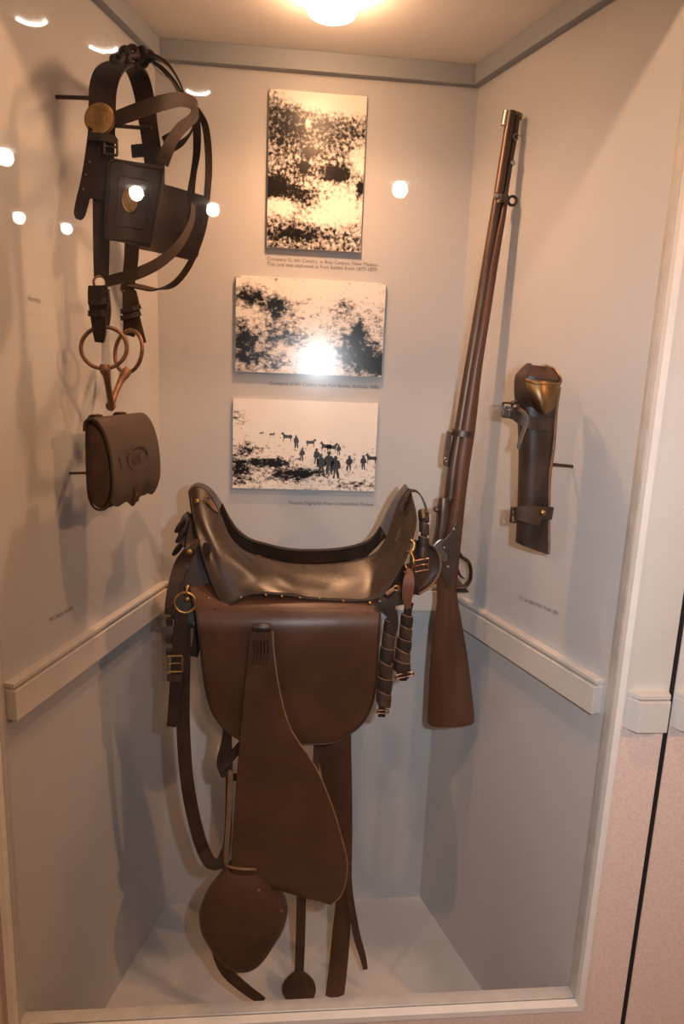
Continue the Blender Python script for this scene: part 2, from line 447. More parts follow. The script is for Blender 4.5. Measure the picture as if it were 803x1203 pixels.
struct(prism('wall_right', [CR0, eR, eR - nR * T, CR0 - nR * T], (0, 0, Z1), 'wall'))
struct(prism('floor', [(0, 0, 0), (W, 0, 0), eR, eL], (0, 0, ZF), 'case_floor'))
struct(prism('ceiling', [(0, 0, ZC), (W, 0, ZC), up_(eR, ZC), up_(eL, ZC)], (0, 0, 0.03), 'ceil'))
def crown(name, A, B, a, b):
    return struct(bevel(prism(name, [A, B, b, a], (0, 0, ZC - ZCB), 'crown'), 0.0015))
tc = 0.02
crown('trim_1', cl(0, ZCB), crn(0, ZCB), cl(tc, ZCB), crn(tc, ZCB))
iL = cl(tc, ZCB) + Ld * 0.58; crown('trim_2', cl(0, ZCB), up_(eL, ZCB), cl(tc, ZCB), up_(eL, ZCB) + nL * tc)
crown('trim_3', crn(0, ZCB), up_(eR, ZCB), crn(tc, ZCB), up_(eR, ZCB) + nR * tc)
# chair rail: a deep board with a grooved, narrower cap on top
def rail(name, A, n, Bd, length, start_in=True, far=None):
    """A: corner on wall; runs along Bd; n points into the case"""
    tr = 0.022
    def sect(P, t):
        return [P, P + n * t]
    k = 0.0 if far is None else far
    mit = tr * math.tan((math.pi / 2 - A_L) / 2)          # mitre at the back corner
    def bar(nm, t, z0, z1, mat, par=None, b=0.0015, e=0.0):
        m_ = t * math.tan((math.pi / 2 - A_L) / 2)
        pts = [A + Bd * 0, A + Bd * (length - e), A + Bd * (length - e) + n * t, A + Bd * m_ + n * t]
        if far is not None:
            pts = [A, A + Bd * far, A + Bd * (far - m_) + n * t, A + Bd * m_ + n * t]
        return bevel(prism(nm, [up_(p, z0) for p in pts], (0, 0, z1 - z0), mat, par), b)
    o = struct(bar(name, tr, ZRB, ZRT - 0.007, 'trim'))
    bar('rail_groove', tr - 0.011, ZRT - 0.007, ZRT - 0.002, 'trim', o, 0.0003, 0.002)
    bar('rail_cap', tr - 0.003, ZRT - 0.002, ZRT + 0.006, 'trim', o, 0.001)
    return o
rail('trim_4', V((0, 0, 0)), V((0, -1, 0)), V((1, 0, 0)), 0, far=W)
rail('trim_5', CL0.copy(), nL, Ld, 0.598)
rail('trim_6', CR0.copy(), nR, Rd, 0.592)

# ------------------------------------------------------------------ frame, glass and the wall of the room around the case
XL, XR, ZS, ZT = eL.x + 0.003, eR.x - 0.003, 0.327, 2.165
YG, YO, YP = -0.604, -0.622, -0.612
fwid = 0.0125
def frame_ring(name, y0, y1, ins, mat, par=None):
    """four mitred bars"""
    x0, x1, z0, z1 = XL + ins, XR - ins, ZS + ins, ZT - ins
    X0, X1, Z0, Z1_ = XL - fwid, XR + fwid, ZS - fwid * 1.1, ZT + fwid
    q = [((x0, z0), (x1, z0), (X1, Z0), (X0, Z0)), ((x1, z0), (x1, z1), (X1, Z1_), (X1, Z0)),
         ((x1, z1), (x0, z1), (X0, Z1_), (X1, Z1_)), ((x0, z1), (x0, z0), (X0, Z0), (X0, Z1_))]
    obs = []
    for nm, c in zip(('sill_bar', 'jamb_bar', 'head_bar', 'jamb_bar'), q):
        obs.append(bevel(prism(nm, [(a, y0, b) for a, b in c], (0, y1 - y0, 0), mat, par), 0.0008, 1))
    return obs
win = bpy.data.objects.new('window_1', None); COL.objects.link(win); win['kind'] = 'structure'
frame_ring('in', YG + 0.0015, YB, 0.0, 'frame', win)
frame_ring('out', YO, YG - 0.0015, 0.0, 'frame_front', win)
GT = math.radians(0.9)
gc = V(((XL + XR) / 2, YG, (ZS + ZT) / 2))
hw, hh = (XR - XL) / 2 + 0.004, (ZT - ZS) / 2 + 0.004
gx = V((1, 0, 0))
mesh('glass_pane', [gc - gx * hw - V((0, 0, hh)), gc + gx * hw - V((0, 0, hh)), gc + gx * hw + V((0, 0, hh)), gc - gx * hw + V((0, 0, hh))],
     [[0, 1, 2, 3]], 'glass', win, smooth=False)
xg0, xg1 = 0.9885, 0.9990
xfl, xfr = XL - fwid, XR + fwid
def side_wall(name, x0, x1):
    w = box(name, (x0, YP, 0), (x1, YP + 0.018, ZRT - 0.05), 'laminate'); struct(w)
    box('upper_panel', (x0, YP, ZRT - 0.05), (x1, YP + 0.018, 2.75), 'cream', w)
    return w
def outer_rail(name, x0, x1, lft=True, rgt=True):
    d = 0.022; zt = ZRT + 0.0; zb = ZRB - 0.004
    a = x0 + (0.016 if lft else 0); b = x1 - (0.006 if rgt else 0)
    pts = [(x0, YP, 0), (x1, YP, 0), (b, YP - d, 0), (a, YP - d, 0)]
    o = struct(bevel(prism(name, [(p[0], p[1], zb) for p in pts], (0, 0, zt - 0.006 - zb), 'cream'), 0.0012))
    pts2 = [(x0 + 0.002, YP, 0), (x1 - 0.002, YP, 0), (b, YP - d + 0.011, 0), (a, YP - d + 0.011, 0)]
    prism('rail_groove', [(p[0], p[1], zt - 0.006) for p in pts2], (0, 0, 0.003), 'cream', o)
    pts3 = [(x0, YP, 0), (x1, YP, 0), (b, YP - d + 0.003, 0), (a, YP - d + 0.003, 0)]
    bevel(prism('rail_cap', [(p[0], p[1], zt - 0.003) for p in pts3], (0, 0, 0.008), 'cream', o), 0.0008)
    return o
side_wall('wall_front_right', xfr, xg0)
side_wall('wall_far_right', xg1, 3.4)
struct(box('gap_shade_strip', (xg0, YP + 0.002, 0), (xg1, YP + 0.022, 2.75), 'black'))  # black filler strip, paints the shade inside the open gap between panels
side_wall('wall_front_left', -3.0, xfl)
outer_rail('trim_8', xfr + 0.008, xg0 - 0.001)
outer_rail('trim_9', xg1 + 0.001, 3.4, True, False)
outer_rail('trim_10', -3.0, xfl - 0.008, False, True)
struct(box('wall_front_lower', (xfl, YP, 0), (xfr, YP + 0.018, ZS - fwid * 1.1), 'laminate'))
struct(box('wall_front_upper', (xfl, YP, ZT + fwid), (xfr, YP + 0.018, 2.75), 'cream'))
# the room behind the photographer
YR = -7.0
struct(box('floor_room', (-3.0, YR, -0.05), (3.4, YP, 0), 'carpet'))
struct(box('ceiling_room', (-3.0, YR, 2.75), (3.4, YP, 2.80), 'room_ceil'))
struct(box('wall_opposite', (-3.0, YR - 0.05, 0), (3.4, YR, 2.75), 'room'))
struct(box('wall_room_left', (-3.05, YR, 0), (-3.0, YP, 2.75), 'room'))
struct(box('wall_room_right', (3.4, YR, 0), (3.45, YP, 2.75), 'room'))

# ------------------------------------------------------------------ lamp of the case
lp = V((0.365, -0.285, ZC))
t = thing('ceiling_lamp', 'glowing warm globe bulb in a white ring on the case ceiling', 'lamp', lp)
lathe('trim_ring', lp, (0, 0, -1), [(0.060, 0), (0.060, 0.002), (0.050, 0.004), (0.025, 0.005), (0.016, 0.010), (0.015, 0.018)], 'porcelain', t, seg=32)
lathe('bulb', lp, (0, 0, -1), [(0.014, 0.014), (0.032, 0.018), (0.044, 0.026), (0.048, 0.036), (0.043, 0.046), (0.028, 0.053), (0.0, 0.056)], 'bulb', t, seg=24)
lo = lamp_obj('bulb_light', 'SPOT', lp, LAMP_W, (1.0, 0.51, 0.26), shadow_soft_size=0.02, spot_size=math.radians(168), spot_blend=0.95)
lo.parent = t; lo.location = V((0, 0, -0.095))

# ------------------------------------------------------------------ photographs on boards, with captions
PH = {}
def photo(name, x0, x1, z0, z1, label, mat):
    th = 0.012
    o = box(name, (x0, -th, z0), (x1, 0.0, z1), 'board', bev=0.0008)
    tag(o, label, 'photograph', 'mounted photographs on the back wall')
    box('print', (x0 + 0.0006, -th - 0.0006, z0 + 0.0006), (x1 - 0.0006, -th, z1 - 0.0006), mat, o)
    return o
m1 = photo_mat('print_canyon', 0.03, [(0.9, 0.98, 0.5, 0.09, -0.5), (0.45, 0.98, 0.3, 0.06, -0.35), (0.75, 0.28, 0.35, 0.10, -0.22), (0.15, 0.27, 0.2, 0.05, -0.25),
    (0.5, 0.42, 0.5, 0.04, -0.12), (0.05, 0.40, 0.22, 0.07, 0.28), (0.72, 0.50, 0.12, 0.05, 0.30), (0.37, 0.53, 0.05, 0.04, 0.28), (0.43, 0.63, 0.07, 0.025, 0.25), (0.38, 0.33, 0.18, 0.10, 0.16),
    (0.3, 0.1, 0.3, 0.05, 0.14), (0.2, 0.8, 0.3, 0.15, 0.09), (0.6, 0.78, 0.4, 0.12, 0.06), (0.4, 0.8, 0.03, 0.04, -0.3), (0.95, 0.6, 0.10, 0.10, -0.2), (0.97, 0.42, 0.04, 0.05, 0.3), (0.6, 0.2, 0.3, 0.05, -0.10)], 120, 0.50, 0.10)
m2 = photo_mat('print_camp', -0.085, [(0.08, 0.80, 0.10, 0.10, 0.26), (0.26, 0.70, 0.09, 0.13, 0.26), (0.05, 0.32, 0.09, 0.18, 0.27), (0.33, 0.38, 0.18, 0.11, 0.16), (0.2, 0.12, 0.2, 0.10, 0.14),
    (0.80, 0.25, 0.12, 0.22, 0.26), (0.96, 0.15, 0.08, 0.14, 0.30), (0.83, 0.5, 0.04, 0.10, 0.22), (0.74, 0.76, 0.05, 0.10, 0.14), (0.6, 0.9, 0.4, 0.12, -0.15), (0.5, 0.15, 0.15, 0.15, -0.08)], 70, 0.50, 0.09, (1, 1, 1.3))
m3 = photo_mat('print_streambed', -0.10, [(0.6, 0.92, 0.6, 0.25, -0.5), (0.06, 0.82, 0.09, 0.10, 0.30), (0.1, 0.45, 0.1, 0.07, 0.16), (0.25, 0.3, 0.14, 0.06, 0.30), (0.4, 0.16, 0.16, 0.06, 0.27), (0.05, 0.2, 0.09, 0.15, 0.24),
    (0.55, 0.22, 0.15, 0.05, 0.18), (0.85, 0.06, 0.2, 0.05, 0.12)], 95, 0.51, 0.07, (1, 1, 1.6))
photo('mounted_photo', 0.248, 0.466, 1.795, 2.126, 'upright sepia photo of a rocky canyon wall, highest on the back wall', m1)
photo('mounted_photo', 0.179, 0.530, 1.512, 1.730, 'wide pale photo of men and brush, between the other two boards', m2)
p3 = photo('mounted_photo', 0.1745, 0.526, 1.231, 1.449, 'wide photo of men and horses on bare ground, just above the saddle', m3)
def figure(parent, u, v, h, kind='man', w=1.0):
    X0, X1, Z0, Z1_ = 0.1745, 0.526, 1.231, 1.449
    x, z = X0 + u * (X1 - X0), Z0 + v * (Z1_ - Z0); H = h * (Z1_ - Z0)
    if kind == 'man':
        o = [(-.13, 0), (-.13, .2), (-.11, .42), (-.17, .40), (-.19, .55), (-.17, .72), (-.09, .80), (-.06, .83), (-.07, .88), (-.13, .89), (-.06, .92), (-.05, .98), (.05, .99), (.06, .92), (.12, .89), (.06, .87), (.06, .82), (.12, .79), (.18, .70), (.22, .52), (.16, .44), (.11, .42), (.13, .2), (.15, 0), (.06, 0), (.03, .2), (0, .40), (-.03, .2), (-.05, 0)]
    else:
        o = [(-.50, 0), (-.50, .3), (-.56, .5), (-.64, .40), (-.60, .72), (-.5, .80), (-.1, .76), (.2, .80), (.40, 1.02), (.48, 1.12), (.52, 1.04), (.68, .85), (.63, .78), (.52, .84), (.42, .62), (.38, .4), (.38, 0), (.31, 0), (.30, .3), (.24, .42), (-.25, .42), (-.38, .36), (-.42, .2), (-.42, 0)]
    jr = random.Random(int(u * 1000)); sl = jr.uniform(-0.08, 0.08)
    o = [(a + sl * b + jr.uniform(-.025, .025), b + jr.uniform(-.012, .012)) for a, b in o]
    ys = -0.012 - 0.0006
    o2 = [(x + a * H * w, ys, z + b * H) for a, b in o]
    prism('printed_' + ('figure' if kind == 'man' else 'horse'), o2, (0, -0.0002, 0), 'ink', parent)
for a in [(0.44, 0.47, 0.15), (0.475, 0.33, 0.15), (0.58, 0.30, 0.18), (0.62, 0.16, 0.26), (0.675, 0.18, 0.27), (0.725, 0.14, 0.26), (0.81, 0.23, 0.18), (0.915, 0.25, 0.17), (0.735, 0.41, 0.12)]:
    figure(p3, *a)
for a in [(0.37, 0.54, 0.10, 'h', -1), (0.54, 0.49, 0.09, 'h'), (0.64, 0.44, 0.11, 'h', -1), (0.69, 0.43, 0.11, 'h'), (0.965, 0.32, 0.11, 'h', -1), (0.27, 0.59, 0.05, 'h'), (0.20, 0.61, 0.035, 'h')]:
    figure(p3, *a)
def caption(s, x, z, w, label):
    o = text('wall_caption', s, (x, 0, z), (1, 0, 0), (0, 0, 1), 0.0125, 'ink_soft', width=w)
    # turn towards the viewer (back wall faces -y)
    return tag(o, label, 'caption')
def bcap(s, x, z, w, size, label):
    o = text('wall_caption', s, (x, -0.0002, z), (1, 0, 0), (0, 0, 1), size, 'ink_soft', width=w, th=0.0003)
    return tag(o, label, 'caption')
bcap('Company G, 6th Cavalry, in Box Canyon, New Mexico.\nThis unit was stationed at Fort Selden from 1877-1879.', 0.249, 1.768, 0.262, 0.0115, 'two-line printed caption on the wall under the canyon photo')
bcap('Company of 4th Cavalry near Fort Bowie, Arizona, 1886.', 0.26, 1.484, 0.268, 0.0115, 'one-line printed caption about Fort Bowie between two wide photos')
bcap('Troopers Digging for Water in a Streambed, Montana', 0.312, 1.192, 0.215, 0.0115, 'one-line printed caption about digging for water, under lowest photo')
def wcap(s, A, B, n, size, label):
    d = V((B - A).x, ) if False else (B - A)
    w = d.length; o = text('wall_caption', s, A, d, (0, 0, 1), size, 'ink_soft', width=w, th=0.0003)
    return tag(o, label, 'caption')
wcap('U.S. Springfield Rifle, Model 1884', hit(609, 703, CR0, nR), hit(655, 723, CR0, nR), nR, 0.0125, 'small rifle caption on right wall above the chair rail')
wcap('McClellan Saddle', hit(58, 731, CL0, nL), hit(85, 716, CL0, nL), nL, 0.0125, 'small saddle caption on left wall above the chair rail')
wcap('Harness', hit(33, 353, CL0, nL), hit(47, 356, CL0, nL), nL, 0.0125, 'tiny one-word caption on left wall beside the bit rings')

# ------------------------------------------------------------------ saddle
YC = -0.287
UP, XD, YD = V((0, 0, 1)), V((1, 0, 0)), V((0, 1, 0))
sb = at(340, 720, YC)
br = thing('saddle_bracket', 'plain wooden bracket beam on the back wall under the saddle', 'bracket', (0.345, -0.1, 0.86))
box('beam', (0.325, -0.36, 0.965), (0.365, 0.0, 1.003), 'pine', br, bev=0.003)
prism('brace', [(0.33, -0.12, 0.965), (0.33, 0.0, 0.965), (0.33, 0.0, 0.86), (0.33, -0.02, 0.86)], (0.03, 0, 0), 'pine', br)
sd = thing('cavalry_saddle', 'brown leather cavalry saddle with open seat slot and hanging straps', 'saddle', (sb.x, YC, 1.0))
cols = [
 [(223,577,-0.312),(228,610,-0.352),(238,650,-0.385),(250,686,-0.410),(264,713,-0.429)],
 [(230,573,-0.310),(239,612,-0.356),(252,650,-0.392),(263,682,-0.415),(275,706,-0.431)],
 [(243,579,-0.312),(254,620,-0.356),(266,655,-0.392),(278,682,-0.413),(290,698,-0.429)],
 [(256,601,-0.325),(268,636,-0.359),(283,662,-0.392),(296,683,-0.412),(309,696,-0.429)],
 [(266,628,-0.338),(282,652,-0.364),(298,670,-0.392),(312,686,-0.412),(324,697,-0.429)],
 [(285,648,-0.344),(301,662,-0.369),(316,676,-0.392),(328,689,-0.412),(338,698,-0.429)],
 [(310,657,-0.347),(322,669,-0.370),(333,680,-0.393),(342,691,-0.413),(350,700,-0.429)],
 [(340,664,-0.348),(347,674,-0.372),(353,684,-0.393),(358,693,-0.413),(362,702,-0.429)],
 [(380,665,-0.348),(384,675,-0.372),(387,685,-0.393),(389,695,-0.413),(391,704,-0.429)],
 [(415,661,-0.346),(417,672,-0.370),(418,683,-0.393),(418,695,-0.413),(417,705,-0.429)],
 [(440,652,-0.342),(439,667,-0.369),(437,681,-0.393),(434,693,-0.413),(430,704,-0.429)],
 [(452,638,-0.336),(452,656,-0.365),(449,673,-0.392),(444,688,-0.413),(437,703,-0.429)],
 [(461,614,-0.326),(463,640,-0.360),(459,663,-0.390),(452,683,-0.413),(442,702,-0.429)],
 [(470,590,-0.314),(475,624,-0.354),(469,653,-0.388),(460,678,-0.412),(446,701,-0.429)],
 [(480,575,-0.311),(487,610,-0.351),(479,645,-0.386),(466,674,-0.411),(449,700,-0.429)],
]
def seat_grid(mirror):
    C = [cr([tuple(at(*p)) for p in c], 4) for c in cols]
    R = []
    for i in range(len(C[0])):
        R.append([V(q) for q in cr([c[i] for c in C], 3)])
    if mirror:
        R = [[V((q.x, 2 * YC - q.y, q.z)) for q in r] for r in R]
    return R
gn = seat_grid(False); gf = seat_grid(True)
seat = shell('seat', gn, 0.006, 'seat', sd)
shell('seat_far_side', gf, 0.006, 'seat', seat)
# rolled rim of both arches, slot edge
for G, nm in ((gn, 'rim'), (gf, 'rim')):
    tube(nm, [r[0] for r in G], 0.0038, 'dark', seat, world=True, n=1)
    tube(nm, [r[-1] for r in G], 0.0038, 'dark', seat, world=True, n=1)
    a = [q for q in G[0]][9:-8]
    tube('slot_edge', a, 0.0042, 'dark', seat, world=True, n=1)
    tube('seam', [q + V((0, -0.002 if G is gn else 0.002, -0.001)) for q in G[-1]], 0.0028, 'dark', seat, world=True, n=1)
    # inner wall of the slot, the side bar of the tree
    shell('side_bar', [[q + V((0, (0.001 if G is gn else -0.001), 0)) for q in a], [q + V((0, (-0.012 if G is gn else 0.012), -0.03)) for q in a]], 0.004, 'blinder', seat)
# crest pieces closing the two arches over the middle
for k, nm in ((0, 'pommel_crest'), (-1, 'cantle_crest')):
    idx = range(0, 10) if k == 0 else range(len(gn[0]) - 9, len(gn[0]))
    a = [gn[0][i] for i in idx]; b = [gf[0][i] for i in idx]
    mid = [(p + q) / 2 + V((0, 0, 0.003)) for p, q in zip(a, b)]
    shell(nm, [a, mid, b], 0.006, 'seat', seat)
# small metal fittings of the arches
pl = [(224, 589), (231, 583), (247, 588), (256, 598), (246, 597), (236, 590)]
c0 = at(231, 589, -.335); stud('rivet', c0, (-0.2, -1, 0.25), 0.006, 'brass_dull', sd)
pix = [(238, 584), (243, 582), (252, 594), (257, 603), (250, 599), (243, 590)]
pix_plate('pommel_plate', pix, -.337, 0.006, 'tan', sd, 0.001, label='worn tan plate')
stud('rivet', at(245, 585, -.338), (0, -1, 0.3), 0.0028, 'ink', sd)
q = [at(463, 636, -.395), at(466, 637, -.395), at(472, 622, -.38), at(469, 621, -.38)]
ribbon('slot_plate', [(464, 637, -.385), (467, 629, -.378), (470, 621, -.370)], 0.005, (1, 0, 0.25), 'dark', sd, th=0.003)
ribbon('tie_strap', [(471, 596, -.335), (476, 584, -.325), (482, 577, -.32), (490, 578, -.32), (497, 588, -.325), (501, 602, -.33), (500, 612, -.335)], 0.012, (0, 1, 0.1), 'strap', sd)
ribbon('tie_strap', [(470, 602, -.345), (472, 592, -.34), (477, 584, -.335)], 0.009, (0.8, 0, -0.6), 'dark', sd)

# side leather and skirt hanging over the horse's flank
skr = [((222,684,-.385),(449,688,-.385)), ((225,698,-.408),(447,700,-.410)), ((228,710,-.427),(446.5,711,-.430)), ((231,722,-.440),(446,722,-.444)), ((233,738,-.450),(445,737,-.454)), ((236,765,-.452),(444,765,-.456)),
       ((240,800,-.450),(442,800,-.454)), ((247,830,-.447),(436,830,-.451)), ((258,850,-.445),(424,851,-.449)), ((275,865,-.443),(404,866,-.447)), ((300,873,-.442),(380,874,-.445))]
def skb(t, s): return -0.010 * math.sin(math.pi * t) * (1 - 0.5 * s) * min(1, s * 4) + 0.004 * math.sin(5 * t + 4 * s) * s
sk = sheet('skirt', skr, 'skirt', sd, th=0.005, nc=24, n=4, yfun=skb)
fr_ = [((a[0], a[1], 2 * YC - a[2]), (b[0], b[1], 2 * YC - b[2])) for a, b in skr]
# far skirt: the same leather mirrored through the saddle's middle
def mirror_copy(o, name, parent):
    me = o.data.copy(); off = origin(parent)
    for v in me.vertices: v.co.y = 2 * (YC - off.y) - v.co.y
    me.flip_normals()
    c = bpy.data.objects.new(name, me); COL.objects.link(c); c.parent = parent
    return c
mirror_copy(sk, 'skirt', sd)
edge = [skr[i][0] for i in range(1, 11)] + [skr[i][1] for i in range(10, 0, -1)]
tube('skirt_edge', [(x, y, Y - (0.003 if 9 <= i <= 10 else 0.002)) for i, (x, y, Y) in enumerate(edge)], 0.0022, 'dark', sk, n=3, seg=6)
def tack_row():
    for (x, y) in [(245, 703), (283, 702), (312, 699), (331, 700.5), (352, 702), (375, 703), (403, 706), (433, 709)]:
        stud('tack', at(x, y, -0.452 if 270 < x < 420 else -0.444), (0, -1, 0.2), 0.0026, 'brass_dull', sd)
tack_row()
stud('tack', at(253, 715, -0.452), (0, -1, 0.1), 0.0025, 'ink', sd)
# dark quarter strap leathers at the pommel side with a brass ring
lp_ = sheet('quarter_leather', [((222,612,-.355),(236,612,-.335)), ((217,640,-.375),(243,645,-.36)), ((208,670,-.392),(254,680,-.382)), ((200,698,-.404),(262,706,-.392)), ((197,716,-.412),(256,724,-.402)), ((205,728,-.414),(238,736,-.415)), ((222,736,-.415),(232,739,-.415))], 'dark', sd, nc=10)
ribbon('quarter_strap', [(232, 634, -0.400), (224, 645, -0.415), (214, 662, -0.406), (206, 685, -0.418), (199, 708, -0.424), (197, 722, -0.426)], [.012, .022, .028, .026, .016, .012], (1, 0, 0.35), 'strap', sd)
stud('rivet', at(222.5, 648.5, -0.428), (0, -1, 0), 0.0055, 'brass_dull', sd)
stud('rivet', at(220, 690, -0.426), (0, -1, 0), 0.0048, 'brass', sd)
stud('rivet', at(220, 704.5, -0.426), (0, -1, 0), 0.0052, 'brass', sd)
tube('staple', [(219.5, 691, -0.432), (219, 696, -0.438), (219.5, 699, -0.434)], 0.0026, 'brass', sd)
ring('quarter_ring', at(217.5, 708, -0.438), 0.0195, 0.0026, XD, (V((0, 0.05, 1))).normalized(), 'brass', sd)
# coiled coat strap behind the pommel
ribbon('coat_strap', [(226, 606, -0.330), (220, 612, -0.340), (217, 628, -0.350), (222, 640, -0.360)], 0.026, (1, 0.3, 0), 'dark', sd, th=0.006)
for (x, y) in ((213, 630), (209, 645), (212, 618)):
    ring('strap_coil', at(x, y, -0.360), 0.011, 0.0035, (0.25, 0.97, 0), (0.5, 0, 0.86), 'dark', sd, n=12, seg=6, flat=1.8)
tube('buckle', [(225, 617, -0.350), (229, 621, -0.352), (226, 627, -0.352)], 0.0022, 'bright', sd)
tube('buckle', [(228, 636, -0.370), (233, 634, -0.372), (236, 640, -0.374)], 0.002, 'bright', sd)
# notched edge of the doubled strap under the ring
ribbon('billet_strap', [(213, 719, -0.436), (212, 735, -0.436), (210, 760, -0.436), (207, 800, -0.434), (204, 835, -0.432), (201, 853, -0.430)], [.024, .026, .026, .024, .022, .018], XD, 'dark', sd, th=0.005)
for y in (716, 731, 752, 768):
    pix_plate('strap_keeper', [(194, y - 4), (202, y - 4), (202, y + 5), (195, y + 5)], -0.436, 0.012, 'dark', sd)
ribbon('cinch_strap', [(217, 735, -0.431), (216, 775, -0.429), (215, 850, -0.426), (220, 920, -0.422), (231, 975, -0.416), (243, 1008, -0.410), (255, 1017, -0.425), (264, 1005, -0.410), (268, 970, -0.400), (269, 900, -0.400), (268, 868, -0.400)],
       [.022, .024, .026, .026, .026, .026, .022, .018, .014, .014, .014], XD, 'dark', sd, th=0.005)
ribbon('cinch_strap', [(238, 1000, -0.430), (247, 1014, -0.430), (258, 1014, -0.430), (265, 1000, -0.425)], 0.02, (0, 0.3, 1), 'dark', sd, th=0.008)
def buckle(name, c, hw_, hh_, r, ax, az, mat, par, tongue=True):
    c, ax, az = V(c), V(ax).normalized(), V(az).normalized()
    k = 0.0001
    pts = [c + ax * a * hw_ + az * b * hh_ for a, b in ((-1, -1), (-.9, -1), (0, -1), (.9, -1), (1, -1), (1, -.9), (1, 0), (1, .9), (1, 1), (.9, 1), (0, 1), (-.9, 1), (-1, 1), (-1, .9), (-1, 0), (-1, -.9))]
    o = tube(name, pts, r, mat, par, closed=True, world=True, n=2, seg=6)
    if tongue:
        tube('tongue', [c - ax * hw_, c - ax * 0 + ax.cross(az) * (-r * 1.2), c + ax * hw_ * 1.02], r * 0.7, mat, o, world=True, n=3, seg=6)
    return o
buckle('buckle', at(205.5, 780, -0.444), 0.0135, 0.016, 0.0022, (1, 0, 0.05), UP, 'brass_dull', sd)
ribbon('strap_keeper', [(196, 796, -0.442), (204, 797, -0.444), (213, 797, -0.442)], 0.014, UP, 'strap', sd)
ribbon('short_tail', [(233, 728, -0.400), (232, 750, -0.400), (227, 771, -0.400)], 0.018, XD, 'dark', sd)
# girth strap knot between skirt and fender
ribbon('girth_strap', [(268, 845, -0.414), (266, 870, -0.414), (262, 895, -0.414), (266, 912, -0.414)], [.02, .02, .026, .022], XD, 'dark', sd)
ribbon('girth_strap', [(258, 905, -0.419), (266, 896, -0.421), (276, 884, -0.421), (286, 872, -0.421)], 0.016, (0.5, 0, 0.8), 'dark', sd, th=0.006)
ribbon('girth_strap', [(260, 902, -0.414), (270, 911, -0.416), (282, 914, -0.416)], 0.014, UP, 'dark', sd, th=0.006)
ribbon('stirrup_strap', [(271, 905, -0.426), (269, 950, -0.429), (266, 1000, -0.432), (266, 1026, -0.434)], 0.010, XD, 'tan', sd, th=0.004)

# fender and hooded stirrup on the near side
fd = [((294,742,-0.474),(320,742,-0.476)), ((292,770,-0.476),(322,770,-0.478)), ((287,815,-0.476),(329,815,-0.478)), ((283,860,-0.474),(342,858,-0.477)), ((279,905,-0.471),(371,902,-0.474)), ((276,950,-0.466),(391,950,-0.470)),
      ((273,990,-0.461),(402,988,-0.466)), ((272,1020,-0.456),(408,1015,-0.462)), ((280,1035,-0.452),(405,1040,-0.459)), ((310,1040,-0.450),(398,1055,-0.456)), ((345,1050,-0.450),(388,1062,-0.455))]
def fdb(t, s): return -0.008 * math.sin(math.pi * t) * s
fe = sheet('fender', fd, 'fender', sd, th=0.005, nc=14, n=4, yfun=fdb)
tube('fender_edge', [(b[0], b[1], b[2] - .002) for a, b in fd], 0.0016, 'tan', fe, n=3, seg=6)
tube('fender_edge', [(a[0], a[1], a[2] - .002) for a, b in fd[:8]], 0.0014, 'strap', fe, n=3, seg=6)
lathe('fender_loop', at(307.5, 737, -0.474) - XD * 0.0175, (1, 0, 0), [(0.0, 0), (0.006, 0.001), (0.0075, 0.004), (0.0075, 0.031), (0.006, 0.034), (0.0, 0.035)], 'ink', sd, seg=12)
for k in range(5):
    x = 299 + k * 4
    tube('tooled_line', [(x, 752, -.5055), (x - 0.5, 768, -0.481), (x - 0.8, 780, -.5065)], 0.0009, 'dark', fe, seg=5, n=2)
hood = loft('stirrup_hood', [(266,1017,306,1020,.050), (256,1030,317,1032,.070), (243,1048,330,1048,.092), (234,1070,338,1066,.104), (236,1090,334,1086,.104), (247,1110,322,1106,.092), (257,1123,313,1120,.074), (267,1133,304,1131,.046), (277,1138,295,1137,.020)], -0.444, 'fender', sd, n=4, seg=26, top=False, power=2.2)
tube('hood_rim', [(266,1017,-0.444), (272,1019,-0.462), (286,1021,-0.469), (300,1021,-0.462), (306,1020,-0.444)], 0.0026, 'tan', hood, n=3, seg=6)
for (x, y) in ((304, 1046), (330, 1071), (320, 1087)):
    lathe('hood_rivet', at(x, y, -0.486 + (0.016 if x > 325 else 0.004)), (0.15, -1, 0.1), [(0.0042, -0.004), (0.0042, 0.001), (0.003, 0.0018), (0.0, 0.0019)], 'copper', hood, seg=10)
ribbon('stirrup_tail', [(252, 1092, -.43), (255, 1117, -.43), (266, 1141, -.43), (286, 1160, -.43), (308, 1176, -.43)], [.018, .022, .024, .022, .018], (1, 0, 0.6), 'strap', sd, th=0.005)
# straps of the far side seen under the skirt
sheet('far_fender', [((368,852,-.30),(412,852,-.30)), ((372,880,-.30),(412,880,-.30)), ((382,930,-.30),(413,930,-.30)), ((392,985,-.30),(413,985,-.30)), ((396,1040,-.30),(412,1040,-.30)), ((391,1090,-.30),(411,1090,-.30)), ((386,1140,-.30),(407,1140,-.30)), ((382,1172,-.305),(403,1172,-.305))], 'fender', sd, nc=8,
      yfun=lambda t, s: -0.007 * math.sin(math.pi * t))
ribbon('far_tail', [(409, 1015, -.312), (411, 1050, -.314), (418, 1095, -.316), (426, 1124, -.316), (429, 1138, -.316)], [.012, .014, .017, .015, .011], (1, 0, 0.3), 'strap', sd, th=0.005)
ribbon('far_strap', [(354, 1035, -.31), (353, 1090, -.31), (351, 1148, -.31)], 0.022, XD, 'strap', sd, th=0.005)
pix_plate('strap_end', smooth_outline([(351, 1142), (365, 1150), (371, 1163), (366, 1176), (351, 1181), (337, 1176), (331, 1163), (338, 1150)]), -.318, 0.008, 'strap', sd)
ribbon('far_strap', [(372, 862, -.33), (371, 900, -.33), (368, 960, -.33)], 0.014, XD, 'strap', sd)

